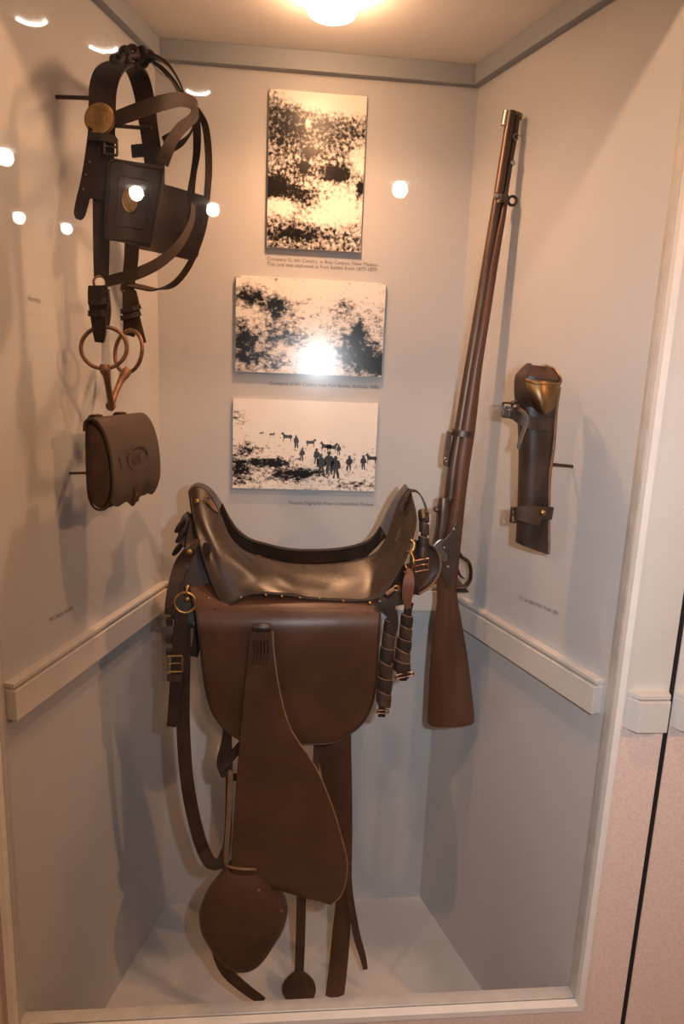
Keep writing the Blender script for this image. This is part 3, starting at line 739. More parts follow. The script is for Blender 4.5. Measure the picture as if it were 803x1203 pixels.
# cantle side: ring, wrapped coat straps, round leather flap
lathe_c = at(499, 662, -0.300)
flap = sheet('round_flap', [((488,634,-0.335),(500,636,-0.330)), ((484,645,-0.340),(512,645,-0.315)), ((482,660,-0.345),(517,658,-0.310)), ((481,675,-0.350),(516,672,-0.310)), ((480,688,-0.352),(507,687,-0.320)), ((480,698,-0.355),(492,698,-0.335))], 'strap', sd, th=0.005, nc=10, yfun=lambda t, s: 0.02 * math.sin(math.pi * t))
tube('flap_edge', [(500,636,-0.330), (512,645,-0.316), (517,658,-0.311), (516,672,-0.311), (507,687,-0.321), (492,698,-0.336)], 0.0026, 'tan', flap, n=3, seg=6)
sheet('cantle_leather', [((462,672,-.35),(483,660,-.35)), ((452,690,-.38),(483,685,-.38)), ((443,706,-.41),(484,702,-.40)), ((448,716,-.415),(478,709,-.41))], 'dark', sd, nc=8)
ribbon('cantle_strap', [(444, 705, -0.444), (452, 712, -0.446), (460, 722, -0.446), (464, 734, -0.444)], [.02, .026, .022, .012], (0.9, 0, 0.3), 'dark', sd)
tube('toggle', [(454, 698, -0.442), (459, 694, -0.444), (463, 691.5, -0.444)], 0.0042, 'tan', sd, seg=10, label='pale toggle peg')
ring('toggle_eye', at(465, 691, -0.446), 0.0045, 0.0016, XD, UP, 'brass', sd, n=12, seg=6)
stud('rivet', at(434.5, 708.5, -0.458), (0, -1, 0), 0.004, 'brass', sd)
stud('rivet', at(446, 707, -0.452), (0, -1, 0), 0.004, 'iron', sd)
tube('staple', [(482, 634, -0.400), (486, 638, -0.404), (485.5, 644, -0.406), (483, 648, -0.408)], 0.0034, 'brass', sd, seg=8)
ring('cantle_ring', at(480, 659, -0.412), 0.0185, 0.0024, (V((0.32, -0.9, 0))).normalized(), UP, 'brass', sd)
ribbon('ring_strap', [(481, 668, -0.420), (480, 684, -0.430), (478, 700, -0.430), (479, 712, -0.425)], [.010, .022, .020, .012], (1, -0.2, 0), 'rust', sd, th=0.006, label='rust-coloured leather loop')
ribbon('ring_strap', [(476, 672, -0.424), (473, 688, -0.408), (474, 702, -0.410), (480, 716, -0.430)], [.006, .007, .008, .012], (1, 0, 0.2), 'strap', sd, th=0.006)
def wrapped(x_y, r0, r1, turns, par, tail):
    """leather strap wound on itself along a hanging core"""
    P = cr([tuple(at(*p)) for p in x_y], 6); P = [V(p) for p in P]
    core = tube('wrapped_strap', P, [r0 * 0.62] + [r0 * 0.75] * (len(P) - 2) + [r1 * 0.8], 'dark', par, world=True, n=1, seg=8, flat=0.8)
    n_ = len(P)
    for k in range(turns):
        f = (k + 0.5) / turns; i = min(n_ - 2, int(f * (n_ - 1))); p = P[i].lerp(P[i + 1], f * (n_ - 1) - i)
        ax = (P[i + 1] - P[i]).normalized(); r = r0 + (r1 - r0) * f
        tilt = 0.42 * (1 if k % 2 else 0.55)
        a1 = (XD - ax * XD.dot(ax)).normalized(); a2 = ax.cross(a1).normalized()
        a1 = (a1 + ax * tilt).normalized()
        h = (P[-1] - P[0]).length / turns * 0.46
        G = []
        for s in (-1, -0.5, 0.5, 1):
            G.append([p + ax * h * s + (a1 * math.cos(2 * math.pi * j / 18) + a2 * 0.8 * math.sin(2 * math.pi * j / 18)) * r * (1.05 if abs(s) < 0.9 else 1.0) for j in range(18)])
        shell('wrap_turn', G, 0.003, 'strap' if k % 2 else 'dark', core, wrap=True)
        q = [p + ax * h * -1.02 + (a1 * math.cos(2 * math.pi * j / 14) + a2 * 0.8 * math.sin(2 * math.pi * j / 14)) * r * 1.06 for j in range(14)]
        tube('raw_edge', q, 0.0011, 'tan', core, world=True, closed=True, n=1, seg=5)
    return core
c1 = wrapped([(459, 730, -0.434), (455, 760, -0.434), (452, 795, -0.434), (450, 828, -0.434)], 0.0115, 0.0150, 6, sd, None)
ribbon('coat_strap', [(458, 708, -0.442), (461, 720, -0.442), (463, 735, -0.439), (459, 748, -0.436)], 0.014, (1, 0, 0.1), 'dark', sd)
buckle('copper_buckle', at(449.5, 836, -0.438), 0.011, 0.0035, 0.0018, XD, UP, 'copper', sd, False)
ribbon('coat_strap', [(449, 826, -0.432), (448, 842, -0.432)], 0.015, XD, 'dark', sd)
c2 = wrapped([(478, 722, -0.420), (476, 745, -0.420), (473, 768, -0.420), (471, 788, -0.420)], 0.0105, 0.0170, 5, sd, None)
buckle('copper_buckle', at(475, 793, -0.428), 0.018, 0.0045, 0.002, (1, 0, 0.22), (-0.22, -0.3, 1), 'copper', sd, False)
ribbon('coat_strap', [(473, 782, -0.420), (474, 791, -0.424), (473, 799, -0.420)], [.026, .028, .012], XD, 'dark', sd, th=0.006)
ribbon('coat_strap', [(481, 708, -0.425), (479, 716, -0.422), (478, 726, -0.420)], 0.016, XD, 'dark', sd)
c3 = wrapped([(497, 600, -0.330), (498, 618, -0.330), (497, 640, -0.335), (496, 654, -0.340)], 0.0095, 0.0105, 4, sd, None)
tube('brass_tube', [(496, 598, -0.335), (497, 608, -0.336)], 0.006, 'brass_dull', sd, seg=10)
buckle('buckle', at(495, 664, -0.348), 0.014, 0.012, 0.0019, (1, 0, 0.2), UP, 'copper', sd, True)

# ------------------------------------------------------------------ rifle
YRF = -0.19
ra = at(528, 850, YRF)
rf = thing('trapdoor_rifle', 'long breech-loading rifle with walnut stock leaning muzzle up on right wall', 'rifle', ra)
stock_rows = [(590,226,595.5,227,.020), (587,245,594.5,246,.026), (574,304,585,306,.028), (563,369,575,371,.030), (551,434,565,436,.032), (540,499,558,501,.034), (533,546,551,548,.036), (529,585,546,587,.038), (523,615,543,618,.038), (518,646,540,646,.040), (513,668,538,666,.038), (512.5,690,536.5,690,.034), (513,708,537.5,706,.034), (509,735,542.5,733,.038), (505,781,550,779,.042), (502.5,825,555,823,.044), (501.5,845,557,842,.044), (503,851,556,848,.040)]
stock = loft('stock', stock_rows, YRF, 'wood', rf, n=4, seg=22, power=2.3)
tube('barrel', [(600.5,131,YRF-.002), (594.0,172,YRF-.002), (584.5,232,YRF-.002), (572.5,304,YRF-.002), (562,369,YRF-.002), (551,434,YRF-.002), (540.5,499,YRF-.002), (533,546,YRF-.002), (528.5,585,YRF-.002)], [.0095,.0097,.010,.0105,.011,.0115,.012,.0135,.0145], 'steel', rf, n=3, seg=16)
# front sight with its round cover
tube('front_sight', [(595.5,131,YRF), (592.5,148,YRF)], 0.0085, 'bright', rf, seg=14, n=2)
tube('ramrod', [(608,135,YRF), (606,150,YRF), (599.5,190,YRF), (593.5,228,YRF)], 0.0055, 'steel', rf, seg=8)
tube('ramrod_head', [(604,131.5,YRF), (609,132.5,YRF), (612.5,135,YRF), (611,141,YRF)], 0.0022, 'brass_dull', rf, seg=6)
ring('bayonet_catch', at(605.5,161,YRF-.006), 0.0055, 0.0022, XD, UP, 'bright', rf, n=10, seg=6)
lathe('bayonet_catch', at(602.5,191,YRF-.012), (0, -1, 0), [(0.005, -.01), (0.005, 0.0), (0.002, 0.002), (0, 0.002)], 'bright', rf, seg=10)
loft('upper_band', [(580.5,229,597,231,.033), (579,239,596,241,.034)], YRF, 'iron', rf, n=2)
ring('sling_swivel', at(601.5,236,YRF), 0.0088, 0.003, (V((1,0,0.4))).normalized(), (V((-.4,0,1))).normalized(), 'iron', rf, n=14, seg=6)
lathe('barrel_band_knob', at(583,230,YRF-.012), (-.2, -1, 0), [(0.007, -.01), (0.007, 0.0), (0.004, 0.003), (0, 0.003)], 'bright', rf, seg=10)
loft('lower_band', [(531,504,557.5,507,.041), (530,511,556.5,514,.041)], YRF, 'iron', rf, n=2)
pix_plate('rear_sight', [(526.5,507), (531,508), (528,535), (526,549), (521.5,547), (522.5,534), (524.5,520)], YRF - .010, 0.016, 'steel', rf)
ring('sight_hinge', at(523.5,540,YRF-.012), 0.004, 0.0016, XD, UP, 'bright', rf, n=10, seg=6)
bk = loft('breech_block', [(515.5,585,527,583,.024), (513.5,596,527.5,596,.030), (512.5,610,526,612,.032), (510.5,626,523,628,.032), (507,640,520,642,.028), (505,648,517,650,.020)], YRF - .004, 'steel', rf, n=3, power=2.6)
lathe('hinge_knuckle', at(513,599,YRF-.012), (0.2, -1, 0), [(0.006, -.01), (0.006, 0.006), (0.003, 0.008), (0, 0.008)], 'iron', rf, seg=10)
lk = pix_plate('lock_plate', smooth_outline([(536,614), (539,630), (537.5,652), (534,668), (530,684), (525.5,690), (521,682), (516.5,666), (516,650), (520,636), (527,628)], 3), YRF - .0235, 0.01, 'steel', rf)
hm = pix_plate('hammer', smooth_outline([(503.5,650), (507,644), (512,637.5), (518,633.5), (522,635), (518.5,640), (520,646), (525,652), (524,659), (519,659), (516,652), (513.5,645.5), (509,650), (505.5,653)], 3), YRF - .031, 0.009, 'bright', rf)
for (x, y) in ((526, 666), (533, 622), (521.5, 644)):
    stud('lock_screw', at(x, y, YRF - .024 - (.007 if y == 644 else 0)), (0, -1, 0), 0.0035, 'bright', lk)
tube('trigger_guard', [(537.5,648,YRF), (543,655,YRF), (549,659,YRF), (552.5,668,YRF), (552,680,YRF), (547,688,YRF), (540,690,YRF), (535.5,690,YRF)], 0.0042, 'iron', rf, flat=1.9, n=4)
tube('trigger', [(536.5,668,YRF), (540,676,YRF), (545,680,YRF)], [.004, .003, .002], 'iron', rf, n=3)
pix_plate('guard_plate', [(537.5,640), (539.5,640), (538.5,664), (536.5,686), (535,696), (534,696), (535,664)], YRF - .008, 0.016, 'iron', rf)
lathe('guard_swivel', at(548,659,YRF) , (0, -1, 0), [(0.0035, -.012), (0.0035, .012), (0, .012)], 'iron', rf, seg=8)
wb = at(545, 692, YRF)
hk = thing('rifle_bracket', 'thin dark steel shelf bracket under the rifle trigger guard', 'bracket', (wb.x, -0.1, wb.z - 0.004))
box('shelf_plate', (wb.x - 0.022, YRF - 0.015, wb.z - 0.004), (wb.x + 0.007, 0.0, wb.z - 0.001), 'iron', hk)
box('wall_plate', (wb.x - 0.022, -0.003, wb.z - 0.05), (wb.x + 0.007, 0.0, wb.z - 0.004), 'iron', hk)

# ------------------------------------------------------------------ rifle boot on the right wall
YS = -0.45
bp0 = at(628, 650, YS)
bt = thing('rifle_boot', 'dark leather rifle boot tube with brass throat on right wall', 'rifle boot', bp0)
brow = [(606,440,656,447,.050), (606.5,458,655,462,.052), (607,478,653,480,.054), (609,500,650,500,.054), (610,530,646.5,530,.052), (609.5,560,644.5,560,.050), (608.5,595,644,595,.050), (607,625,643.8,625,.048), (606,637,644,650,.046)]
bod = loft('tube_body', brow, YS, 'boot', bt, n=4, seg=26, top=False, power=2.5)
loft('tube_lining', [(610,441,653,447.5,.042), (613,460,648,463,.042), (614,500,642,500,.040)], YS, 'rust', bt, n=3, seg=22, top=False, power=2.5)
# collar leather rising behind and left of the throat
sheet('collar', [((619,427.5,YS+.018),(624,427.5,YS-.008)), ((612,434,YS+.005),(621,437,YS-.028)), ((605.5,443,YS),(618,446,YS-.036)), ((604.5,460,YS-.006),(619.5,462,YS-.041)), ((605.5,474,YS-.010),(627,478,YS-.041))], 'boot', bt, th=0.004, nc=6)
sheet('back_collar', [((622,428.5,YS+.024),(648,431,YS+.024)), ((618,438,YS+.026),(657,443,YS+.022)), ((617,450,YS+.026),(658,452,YS+.022))], 'rust', bt, th=0.004, nc=8)
thr = sheet('brass_throat', [((617,446,YS-.036),(657.5,450,YS-.030)), ((618.5,458,YS-.040),(655.5,461,YS-.036)), ((622,469,YS-.040),(653,471,YS-.038)), ((628,479,YS-.038),(649,480,YS-.037)), ((635,485.5,YS-.035),(643,486,YS-.035))], 'throat', bt, th=0.003, nc=14, n=4, yfun=lambda t, s: -0.016 * math.sin(math.pi * t))
tube('throat_rim', [(617,446,YS-.036), (626,449.5,YS-.048), (637,451.5,YS-.051), (648,452,YS-.044), (657.5,450,YS-.030), (658,444,YS-.005), (650,433,YS+.02), (638,429,YS+.026)], 0.0022, 'throat', bt, n=4, seg=6)
stud('throat_rivet', at(639, 429.5, YS+.02), (0, 0, 1), 0.004, 'brass_dull', bt)
tube('seam_welt', [(657,455,YS-.018), (653.5,480,YS-.02), (652,500,YS-.02), (650.5,522,YS-.02), (647.5,545,YS-.02), (645.5,560,YS-.02), (644.5,600,YS-.018), (644.5,649,YS-.016)], 0.0028, 'tan', bt, n=4, seg=6)
ribbon('upper_strap', [(604,485,YS-.010), (607,488,YS-.024), (617,494,YS-.033), (630,498,YS-.035), (643,498,YS-.030), (650,496,YS-.016)], 0.022, UP, 'boot', bt, th=0.004)
ribbon('upper_strap', [(592,484,YS-.014), (600,485,YS-.016), (608,488,YS-.024)], 0.021, UP, 'boot', bt, th=0.004)
buckle('buckle', at(595.5, 481.5, YS-.020), 0.0085, 0.0125, 0.0022, XD, UP, 'iron', bt)
tube('buckle_roller', [(600,474,YS-.02), (606,472.5,YS-.018)], 0.004, 'iron', bt, seg=8, n=2)
ribbon('strap_tail', [(609,481,YS-.034), (615,485,YS-.040), (618,494,YS-.042), (614,508,YS-.042), (609.5,521,YS-.042), (608.5,527,YS-.042)], [.008,.008,.008,.008,.007,.006], (0.8, -0.3, 0.5), 'strap', bt, th=0.005)
tube('raw_edge', [(611,481,YS-.0375), (616.5,485,YS-.0435), (619.5,494,YS-.0455), (615.5,508,YS-.0455), (611,521,YS-.0455)], 0.0012, 'tan', bt, n=3, seg=5)
ribbon('lower_strap', [(604,604,YS-.018), (608,603,YS-.028), (620,602,YS-.034), (634,602.5,YS-.034), (644,603,YS-.026), (648,603,YS-.016)], 0.024, UP, 'strap', bt, th=0.004)
ribbon('strap_tail', [(610,605,YS-.036), (620,609,YS-.039), (634,613.5,YS-.038)], [.018,.018,.016], (-0.2, 0, 1), 'strap', bt, th=0.004)
stud('strap_rivet', at(637.5, 602.5, YS-.037), (0, -1, 0), 0.0055, 'brass', bt)
buckle('buckle', at(603.5, 605, YS-.022), 0.0055, 0.0135, 0.0024, XD, UP, 'iron', bt)
def pin(name, A, B, r, label, mt_='pin'):
    o = tube(name, [A, (A + B) / 2, B], r, mt_, None, world=True, n=1, seg=8)
    return tag(o, label, 'wall pin', 'steel mounting pins')
wp = hit(672, 548, CR0, nR)
pin('mounting_pin', wp, at(643, 545, YS), 0.0032, 'rusty steel pin holding the rifle boot off right wall')

# ------------------------------------------------------------------ cartridge pouch on the left wall
th0 = 0.088; Wp, Tp, Hp = 0.172, 0.046, 0.152
s0 = 0.470
def pw(a, b, c):
    """pouch frame: a along the wall towards the back (m), b off the wall, c height"""
    p = CL0 + Ld * (s0 - a) + nL * (th0 + b); return V((p.x, p.y, 0)) + UP * c
zb = 1.268
pc = thing('cartridge_pouch', 'worn leather cartridge pouch with embossed flap on left wall', 'pouch', pw(Wp / 2, Tp / 2, zb))
def side_prof(inset, n=5):
    """section of the pouch in (b, c): flat back, round belly"""
    p = [(0.004, Hp), (0.0, Hp * 0.7), (0.0, Hp * 0.22), (0.008, 0.04 * Hp), (0.022, 0.0), (0.036, 0.05 * Hp), (0.046, 0.26 * Hp), (0.044, 0.6 * Hp), (0.032, 0.9 * Hp), (0.018, 1.0 * Hp)]
    return smooth_outline(p, n)
pr = side_prof(0)
rows = []
for f, k in ((0.0, 0.90), (0.012, 1.0), (Wp - 0.012, 1.0), (Wp, 0.90)):
    rows.append([pw(f, 0.023 + (b - 0.023) * k, zb + Hp / 2 + (c - Hp / 2) * k) for b, c in pr])
nv = len(pr); vs = [p for r in rows for p in r]; fs = []
for i in range(len(rows) - 1):
    for j in range(nv):
        k = (j + 1) % nv; fs.append([i * nv + j, i * nv + k, (i + 1) * nv + k, (i + 1) * nv + j])
fs.append(list(range(nv))[::-1]); fs.append([(len(rows) - 1) * nv + j for j in range(nv)])
mesh('pouch_body', vs, fs, 'gusset', pc)
tube('seam', [pw(0.004, b, zb + c) for b, c in pr], 0.0022, 'pouch', pc, closed=True, world=True, n=1, seg=6)
# flap: from the back over the top and down the front, its lower edge dipping to a tab
fl = [(0.0, 0.90), (0.002, 1.00), (0.012, 1.045), (0.026, 1.02), (0.040, 0.88), (0.049, 0.66), (0.0525, 0.42), (0.052, 0.22), (0.047, 0.08)]
G = []
ends = lambda t: 0.085 + 0.05 * (abs(2 * t - 1) ** 8) - 0.04 * math.exp(-((t - 0.42) / 0.07) ** 2) + 0.035 * math.exp(-((t - 0.7) / 0.10) ** 2) - 0.012 * math.sin(17 * t)
for (b, c) in cr(fl, 4):
    row = []
    for j in range(25):
        t = j / 24
        cc = c
        w0 = max(0.0, (1.05 - c)) / 0.77
        cc = c - (0.11 - ends(t)) * w0 ** 2 * 0.9
        row.append(pw(-0.003 + (Wp + 0.006) * t, b, zb + Hp * cc))
    G.append(row)
flap_ = shell('flap', G, 0.0035, 'pouch', pc)
def fpt(u, v):  # point on the front of the flap
    return pw(Wp * u, 0.0535 - max(0, v - 0.6) ** 2 * 0.09, zb + Hp * v)
tube('embossed_ring', [fpt(0.5 + 0.22 * math.cos(a), 0.55 + 0.15 * math.sin(a)) for a in [k * math.pi / 10 for k in range(20)]], 0.0013, 'pouch', flap_, closed=True, world=True, n=1, seg=5)
text('embossed_letters', 'US', fpt(0.37, 0.49), -Ld, UP, 0.030, 'gusset', flap_, th=0.0012)
tube('crease', [fpt(0.1, 0.62), fpt(0.14, 0.5), fpt(0.15, 0.3)], 0.0009, 'gusset', flap_, world=True, n=3, seg=5)
stud('closing_stud', fpt(0.42, 0.12) + nL * 0.001, nL, 0.005, 'brass_dull', pc)
ribbon('closing_tab', [fpt(0.43, 0.24), fpt(0.425, 0.14) + nL * 0.002, fpt(0.42, 0.03)], 0.018, -Ld, 'gusset', pc, world=True)
for a in (0.035, 0.12):
    ribbon('belt_loop', [pw(a, -0.002, zb + Hp * 0.7), pw(a, -0.009, zb + Hp * 0.95), pw(a, -0.004, zb + Hp * 1.06), pw(a, 0.008, zb + Hp * 1.06)], 0.022, -Ld, 'gusset', pc, world=True)
pwn = hit(82, 556, CL0, nL)
pin('mounting_pin', pwn, at(107, 555.5, pw(0.03, 0.004, 0).y), 0.0026, 'rusty steel pin holding the cartridge pouch off left wall')

# ------------------------------------------------------------------ bridle with blinders
YN, YFr = -.43, -.23
FX = (V((0.96, 0.20, 0))).normalized()      # the way the horse would face
bd0 = at(130, 480, -.36)
bd = thing('harness_bridle', 'brown leather harness bridle with blinders and ring bit on left wall', 'bridle', bd0)
crown_s = ribbon('crown_strap', [(118,196,YN), (119,165,YN), (120,130,YN), (121,105,-.428), (127,86,-.412), (139,76,-.375), (152,76,-.315), (162,88,-.27), (169,112,-.245), (174,145,-.235), (178,172,YFr), (181,200,YFr)], [.042,.042,.042,.042,.040,.036,.036,.036,.036,.034,.034,.034], FX, 'bridle', bd, th=0.0045, n=6)
# braided knot on top
kn = [(137,70,-.38), (146,62,-.36), (156,60,-.34), (166,62,-.33), (175,66,-.32), (168,72,-.32), (157,72,-.34), (147,72,-.36)]
knot = tube('crown_knot', [(136,72,-.38), (148,67,-.36), (160,66,-.34), (174,68,-.32)], [.005, .006, .006, .005], 'bridle', bd, seg=10)
for i, (x, y, Y) in enumerate(kn):
    c = at(x, y, Y)
    ring('braid_loop', c, 0.0072, 0.0052, (V((0.7, 0.4 * (-1) ** i, 0.3))).normalized(), (V((-0.3, 0.2, 0.8))).normalized(), 'bridle', knot, n=10, seg=6)
ribbon('forelock_strap', [(172,66,-.33), (186,68,-.33), (200,79,-.33), (211,97,-.33), (217,112,-.33), (225,124,-.33)], [.020,.020,.018,.016,.012,.010], (0, 1, 0.1), 'strap', bd, n=5)
ribbon('forelock_strap', [(178,74,-.345), (186,84,-.345), (198,93,-.345), (206,106,-.345), (212,118,-.345)], 0.007, (0, 1, 0.3), 'bright', bd, n=5, th=0.002)
ribbon('forelock_strap', [(178,72,-.335), (190,80,-.335), (203,95,-.335), (213,112,-.335)], 0.016, (0.4, 1, 0.3), 'dark', bd, n=5)
ribbon('brow_band', [(124,144,YN-.008), (138,139,YN-.012), (160,131,YN-.012), (186,122,-.425), (208,117,-.39), (222,119,-.35), (230,125,-.32), (229,136,-.28), (214,152,-.24), (192,166,YFr)], [.020,.022,.023,.023,.022,.021,.020,.018,.016,.016], (0.08, 0, 1), 'bridle', bd, n=5)
ribbon('blinder_stay', [(229,126,-.335), (227,138,-.36), (214,149,-.40), (203,163,-.435), (196,178,-.455), (190,192,-.462)], [.012,.016,.018,.018,.020,.022], (0.7, 0, -0.5), 'bridle', bd, n=5)
ribbon('blinder_stay', [(230,130,-.32), (229,146,-.29), (219,163,-.255), (205,173,-.235), (191,177,-.225)], [.010,.014,.016,.016,.016], (0.5, 0, 0.8), 'strap', bd, n=5)
ribbon('face_strap', [(229,127,-.335), (231,150,-.338), (231,178,-.336), (227,205,-.332), (224,232,-.328), (226,258,-.325)], [.010,.014,.013,.011,.014,.011], (1, 0.2, 0), 'bridle', bd, n=5)
ribbon('face_strap', [(231,128,-.32), (240,145,-.30), (244,170,-.285), (245,200,-.275), (243,230,-.27), (240,262,-.262), (231,292,-.25), (218,318,-.24), (202,335,-.235), (182,340,-.232), (164,337,YFr), (150,334,YFr)], [.010,.012,.013,.013,.012,.011,.011,.012,.012,.012,.012,.012], (1, 0.3, 0.2), 'strap', bd, n=5)
ribbon('nose_band', [(227,238,-.325), (224,262,-.340), (209,289,-.375), (188,308,-.40), (162,321,-.42), (140,327,YN-.004), (124,331,YN-.006)], [.008,.011,.015,.018,.019,.018,.017], (-0.3, 0.1, 1), 'bridle', bd, n=5)
# rosette
rc = at(117, 140, YN - .010)
rn = (V((-0.16, -0.95, 0.12))).normalized()
ros = lathe('rosette', rc, rn, [(0.023, -.006), (0.0255, -.002), (0.0255, 0.001), (0.024, 0.0035), (0.021, 0.003), (0.014, 0.0055), (0.0, 0.0065)], 'brass_dull', bd, seg=32)
rx = (V((1, -0.17, 0)) - rn * V((1, -0.17, 0)).dot(rn)).normalized(); rz = rx.cross(rn) * -1
rz = rn.cross(rx)
text('rosette_letters', 'US', rc + rn * 0.0062 + rx * 0.0135 + rz * 0.0085, -rx, -rz, 0.023, 'brass', ros, th=0.0006)
# cheek straps, billet, buckles
ribbon('cheek_strap', [(117,150,YN-.006), (117,180,YN-.008), (116,205,YN-.008), (116,234,YN-.008)], [.034,.038,.036,.034], FX, 'bridle', bd, th=0.006)
ribbon('cheek_strap', [(119,196,YN-.003), (119,250,YN-.003), (119,300,YN-.003), (119,326,YN-.003)], [.026,.027,.026,.024], FX, 'bridle', bd, th=0.006)
ribbon('billet', [(113,152,YN-.012), (108,185,YN-.014), (102,215,YN-.016), (96,240,YN-.016), (92,258,YN-.016)], [.024,.022,.020,.020,.017], (1, 0, 0.18), 'bridle', bd, tip=1)
for (x, y) in ((105, 190), (101, 205), (98, 222)):
    lathe('punched_hole', at(x, y, YN-.0185), (0, -1, 0), [(0.0016, -.001), (0.0016, 0.0008), (0, 0.0008)], 'tan', bd, seg=8)
buckle('buckle', at(130, 172, YN-.012), 0.010, 0.0125, 0.0024, FX, UP, 'iron', bd)
ribbon('strap_keeper', [(104,160,YN-.016), (118,161,YN-.020), (136,164,YN-.016)], 0.012, UP, 'dark', bd)
ribbon('far_cheek_strap', [(183,172,-.222), (184,195,-.222), (184,220,-.222)], 0.03, FX, 'dark', bd)
ribbon('far_cheek_strap', [(155,284,YFr), (154,305,YFr), (151,330,YFr), (150,342,YFr)], [.028,.027,.025,.024], FX, 'bridle', bd, th=0.006)
ribbon('strap_keeper', [(155,178,-.245), (168,177,-.25), (187,180,-.245)], 0.022, UP, 'dark', bd, th=0.006)
# blinders
def blinder(corners, parent, nm, bow):
    (a, b, c, d) = corners
    rows = []
    n_ = 12
    for i in range(n_ + 1):
        s = i / n_
        l = tuple(p + (q - p) * s for p, q in zip(a, d)); r = tuple(p + (q - p) * s for p, q in zip(b, c))
        k = 0.06 * max(0, 1 - min(s, 1 - s) / 0.10) ** 2
        l2 = tuple(p + (q - p) * k for p, q in zip(l, r)); r2 = tuple(q + (p - q) * k for p, q in zip(l, r))
        rows.append((l2, r2))
    o = sheet(nm, rows, 'blinder', parent, th=0.006, nc=12, n=1, yfun=lambda t, s: bow * math.sin(math.pi * t))
    def q(u, v, lift):
        l = tuple(p + (q_ - p) * v for p, q_ in zip(a, d)); r = tuple(p + (q_ - p) * v for p, q_ in zip(b, c))
        x, y, Y = (p + (q_ - p) * u for p, q_ in zip(l, r)); return (x, y, Y + bow * math.sin(math.pi * u) - lift)
    return o, q
b1, q1 = blinder([(129,186,YN-.014), (194,196,YN-.040), (178,291,YN-.036), (122,281,YN-.014)], bd, 'blinder', -0.010)
for ins in (0.04, 0.20):
    pts = [q1(u, v, 0.0035) for u, v in ((ins, ins), (0.5, ins), (1 - ins * 1.4, ins), (1 - ins, ins * 1.4), (1 - ins, 0.5), (1 - ins, 1 - ins * 1.3), (1 - ins * 1.4, 1 - ins), (0.5, 1 - ins), (ins, 1 - ins), (ins, 0.5))]
    tube('border_line', pts, 0.0016 if ins < 0.1 else 0.0011, 'bridle', b1, closed=True, seg=6, n=4)
oc = at(*q1(0.45, 0.48, 0.005))
on = (V((-0.05, -1, 0.05))).normalized()
oval = [oc + XD * 0.0115 * math.cos(a) + UP * 0.0175 * math.sin(a) for a in [2 * math.pi * k / 24 for k in range(24)]]
em = prism('brass_oval', oval, (0, -0.003, 0), 'brass_dull', b1, smooth=True); bevel(em, 0.0012)
tube('oval_rim', [p + V((0, -0.003, 0)) for p in oval], 0.0011, 'brass', em, closed=True, world=True, n=1, seg=6)
text('oval_letters', 'US', oc + V((-0.0085, -0.0032, -0.005)), XD, UP, 0.0135, 'brass', em, th=0.0005)
b2, q2 = blinder([(166,209,YFr+.005), (247,232,YFr+.030), (231,307,YFr+.030), (158,291,YFr+.005)], bd, 'blinder', 0.012)
# lower straps and the bit
for (cx_, cy_, Y, xo) in ((117.5, 332, YN-.005, 0), (148.5, 339, YFr, 0)):
    ring('cheek_ring', at(cx_, cy_, Y), 0.0105, 0.0022, (V((1, 0.35, 0))).normalized(), UP, 'rust_iron', bd, n=16, seg=6)
ls = ribbon('bit_strap', [(115,336,YN-.008), (116,350,YN-.010), (116,372,YN-.012), (117,392,YN-.010), (117,402,YN-.008)], [.030,.034,.026,.020,.014], (1, 0, 0), 'bridle', bd, th=0.010)
ribbon('bit_strap', [(122,340,YN+.004), (124,365,YN+.004), (123,386,YN+.004)], [.018,.018,.014], (1, 0, 0), 'strap', bd, th=0.006)
for y in (353, 367):
    ribbon('strap_keeper', [(104,y + 1,YN-.012), (116,y + 2,YN-.020), (127,y - 1,YN-.012)], 0.010, UP, 'dark', bd)
ribbon('bit_strap', [(152,342,YFr-.005), (154,360,YFr-.008), (154,380,YFr-.008), (151,394,YFr-.006)], [.026,.032,.030,.022], (1, 0, 0), 'bridle', bd, th=0.010)
ribbon('bit_strap', [(160,372,YFr-.01), (164,388,YFr-.01), (169,403,YFr-.01)], [.014,.014,.010], (1, 0, 0.3), 'strap', bd)
for y in (363, 371):
    ribbon('strap_keeper', [(142,y + 3,YFr-.01), (154,y,YFr-.02), (165,y - 3,YFr-.01)], 0.009, UP, 'dark', bd)
rb1 = [(122 + 27 * math.cos(a), 408.5 + 24.5 * math.sin(a), YN + .002 + .006 * math.cos(a)) for a in [2 * math.pi * k / 20 for k in range(20)]]
tube('bit_ring', rb1, 0.0035, 'rust_iron', bd, closed=True, n=2, seg=8, label='rusty iron ring')
rb2 = [(151 + 16 * math.cos(a + 0.15), 413 + 25 * math.sin(a), -.30 - .03 * math.cos(a)) for a in [2 * math.pi * k / 20 for k in range(20)]]
tube('bit_ring', rb2, 0.0038, 'rust_iron', bd, closed=True, n=2, seg=8, label='rusty iron ring')
tube('mouthpiece', [(123,428,YN), (123.5,435,YN), (125.5,443,-.425), (128,460,-.40), (130.5,474,-.375), (130,480,-.37)], [.008,.0095,.0065,.0055,.0058,.006], 'rust_iron', bd, seg=10)
tube('mouthpiece', [(151,434,-.315), (147,439,-.32), (142,447,-.33), (136,461,-.35), (131.5,474,-.365), (129,482,-.37)], [.008,.0095,.0065,.0055,.0058,.005], 'rust_iron', bd, seg=10)
ring('bit_joint', at(130, 477, -.37), 0.006, 0.0032, XD, UP, 'rust_iron', bd, n=10, seg=6)
pA = hit(66, 114, CL0, nL)
pB = at(122, 115.5, YN + .02); pB2 = pA + nL * 0.115
pin('mounting_pin', pA, pB, 0.0036, 'dark steel pin from left wall into the bridle crown strap')
pC = at(178, 151, YFr - .012); pD = pC + (pA - pB).normalized() * 0.11
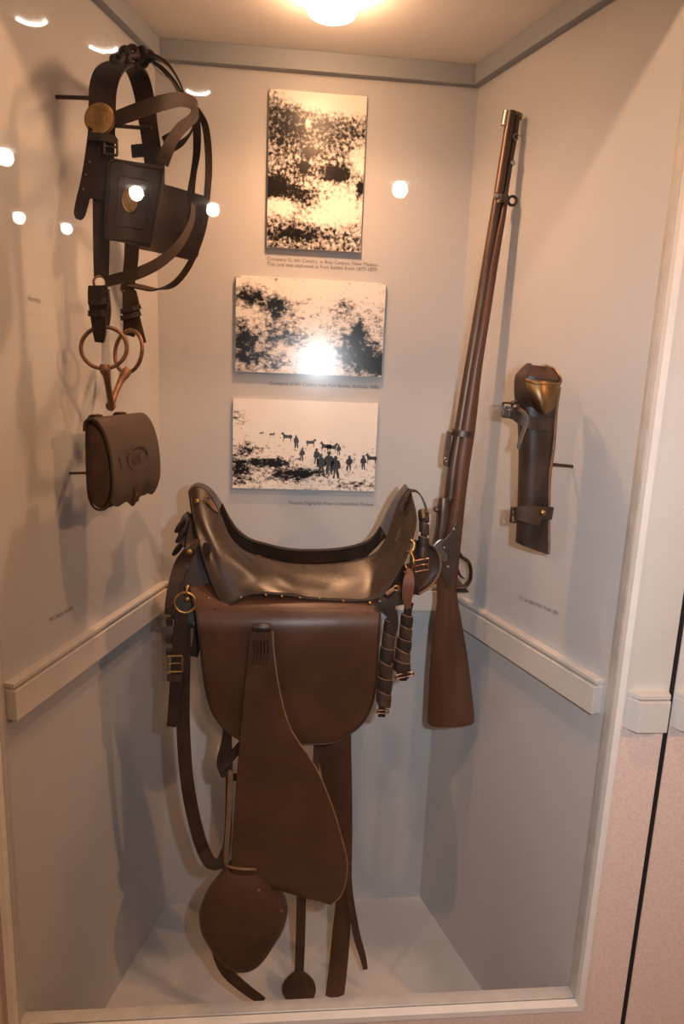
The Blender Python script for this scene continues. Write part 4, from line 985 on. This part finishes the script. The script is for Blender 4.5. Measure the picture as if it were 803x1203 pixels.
pin('mounting_pin', hit(128, 146, CL0, nL) if False else pC + V((-0.115, 0.0, 0)), pC, 0.0036, 'dark steel pin reaching the far cheek of the bridle')

# ------------------------------------------------------------------ room: downlights and display panels behind the photographer, mirrored in the glass
def refl(px, py, zc=None, yw=None):
    """where the mirrored line of sight through this pixel meets the room ceiling (zc) or the far wall (yw)"""
    g = at(px, py, YG); d = g - CAM; d = V((d.x, -d.y, d.z))
    t_ = (zc - g.z) / d.z if zc is not None else (yw - g.y) / d.y
    return g + d * t_
for k, (x, y) in enumerate([(470, 215), (160, 220), (250, 240), (5, 176), (22, 250), (78, 263)]):
    p = refl(x, y, zc=2.745)
    if p.y < YR + 0.1: p.y = YR + 0.1
    t = thing('ceiling_downlight', 'small round recessed downlight in the room ceiling', 'ceiling light', (p.x, p.y, 2.75), 'room downlights')
    lathe('trim_ring', (p.x, p.y, 2.75), (0, 0, -1), [(0.075, 0), (0.075, 0.004), (0.060, 0.006), (0.056, 0.002)], 'porcelain', t)
    lathe('lens', (p.x, p.y, 2.75), (0, 0, -1), [(0.028, 0.0), (0.046, 0.018), (0.052, 0.042), (0.050, 0.060), (0.040, 0.080), (0.022, 0.093), (0, 0.098)], 'spot_glow', t, seg=16)
for (x, y) in ((35, 20), (120, 53), (232, 105)):
    p = refl(x, y, zc=2.745)
    t = thing('ceiling_spotlight', 'recessed spotlight with a lit crescent rim in the room ceiling', 'ceiling light', (p.x, p.y, 2.75), 'room spotlights')
    lathe('trim_ring', (p.x, p.y, 2.75), (0, 0, -1), [(0.075, 0), (0.075, 0.004), (0.066, 0.005), (0.064, 0.001)], 'porcelain', t)
    ring('lit_rim', (p.x, p.y, 2.742), 0.052, 0.006, XD, YD, 'spot_glow', t, n=14, seg=6, arc=(math.radians(195), math.radians(345)))
for i, (x0, y0, x1, y1) in enumerate([(20, 358, 74, 392), (22, 400, 74, 462), (185, 388, 226, 425), (185, 432, 226, 468), (96, 425, 118, 460)]):
    a, b = refl(x0, y0, yw=YR + 0.02), refl(x1, y1, yw=YR + 0.02)
    o = box('display_panel', (min(a.x, b.x), YR, min(a.z, b.z)), (max(a.x, b.x), YR + 0.02, max(a.z, b.z)), 'board', bev=0.002)
    tag(o, 'pale photo panel hung on the opposite wall of the room', 'panel', 'panels on the opposite wall')
    box('print', (min(a.x, b.x) + .01, YR + 0.02, min(a.z, b.z) + .01), (max(a.x, b.x) - .01, YR + 0.021, max(a.z, b.z) - .01), m2, o)
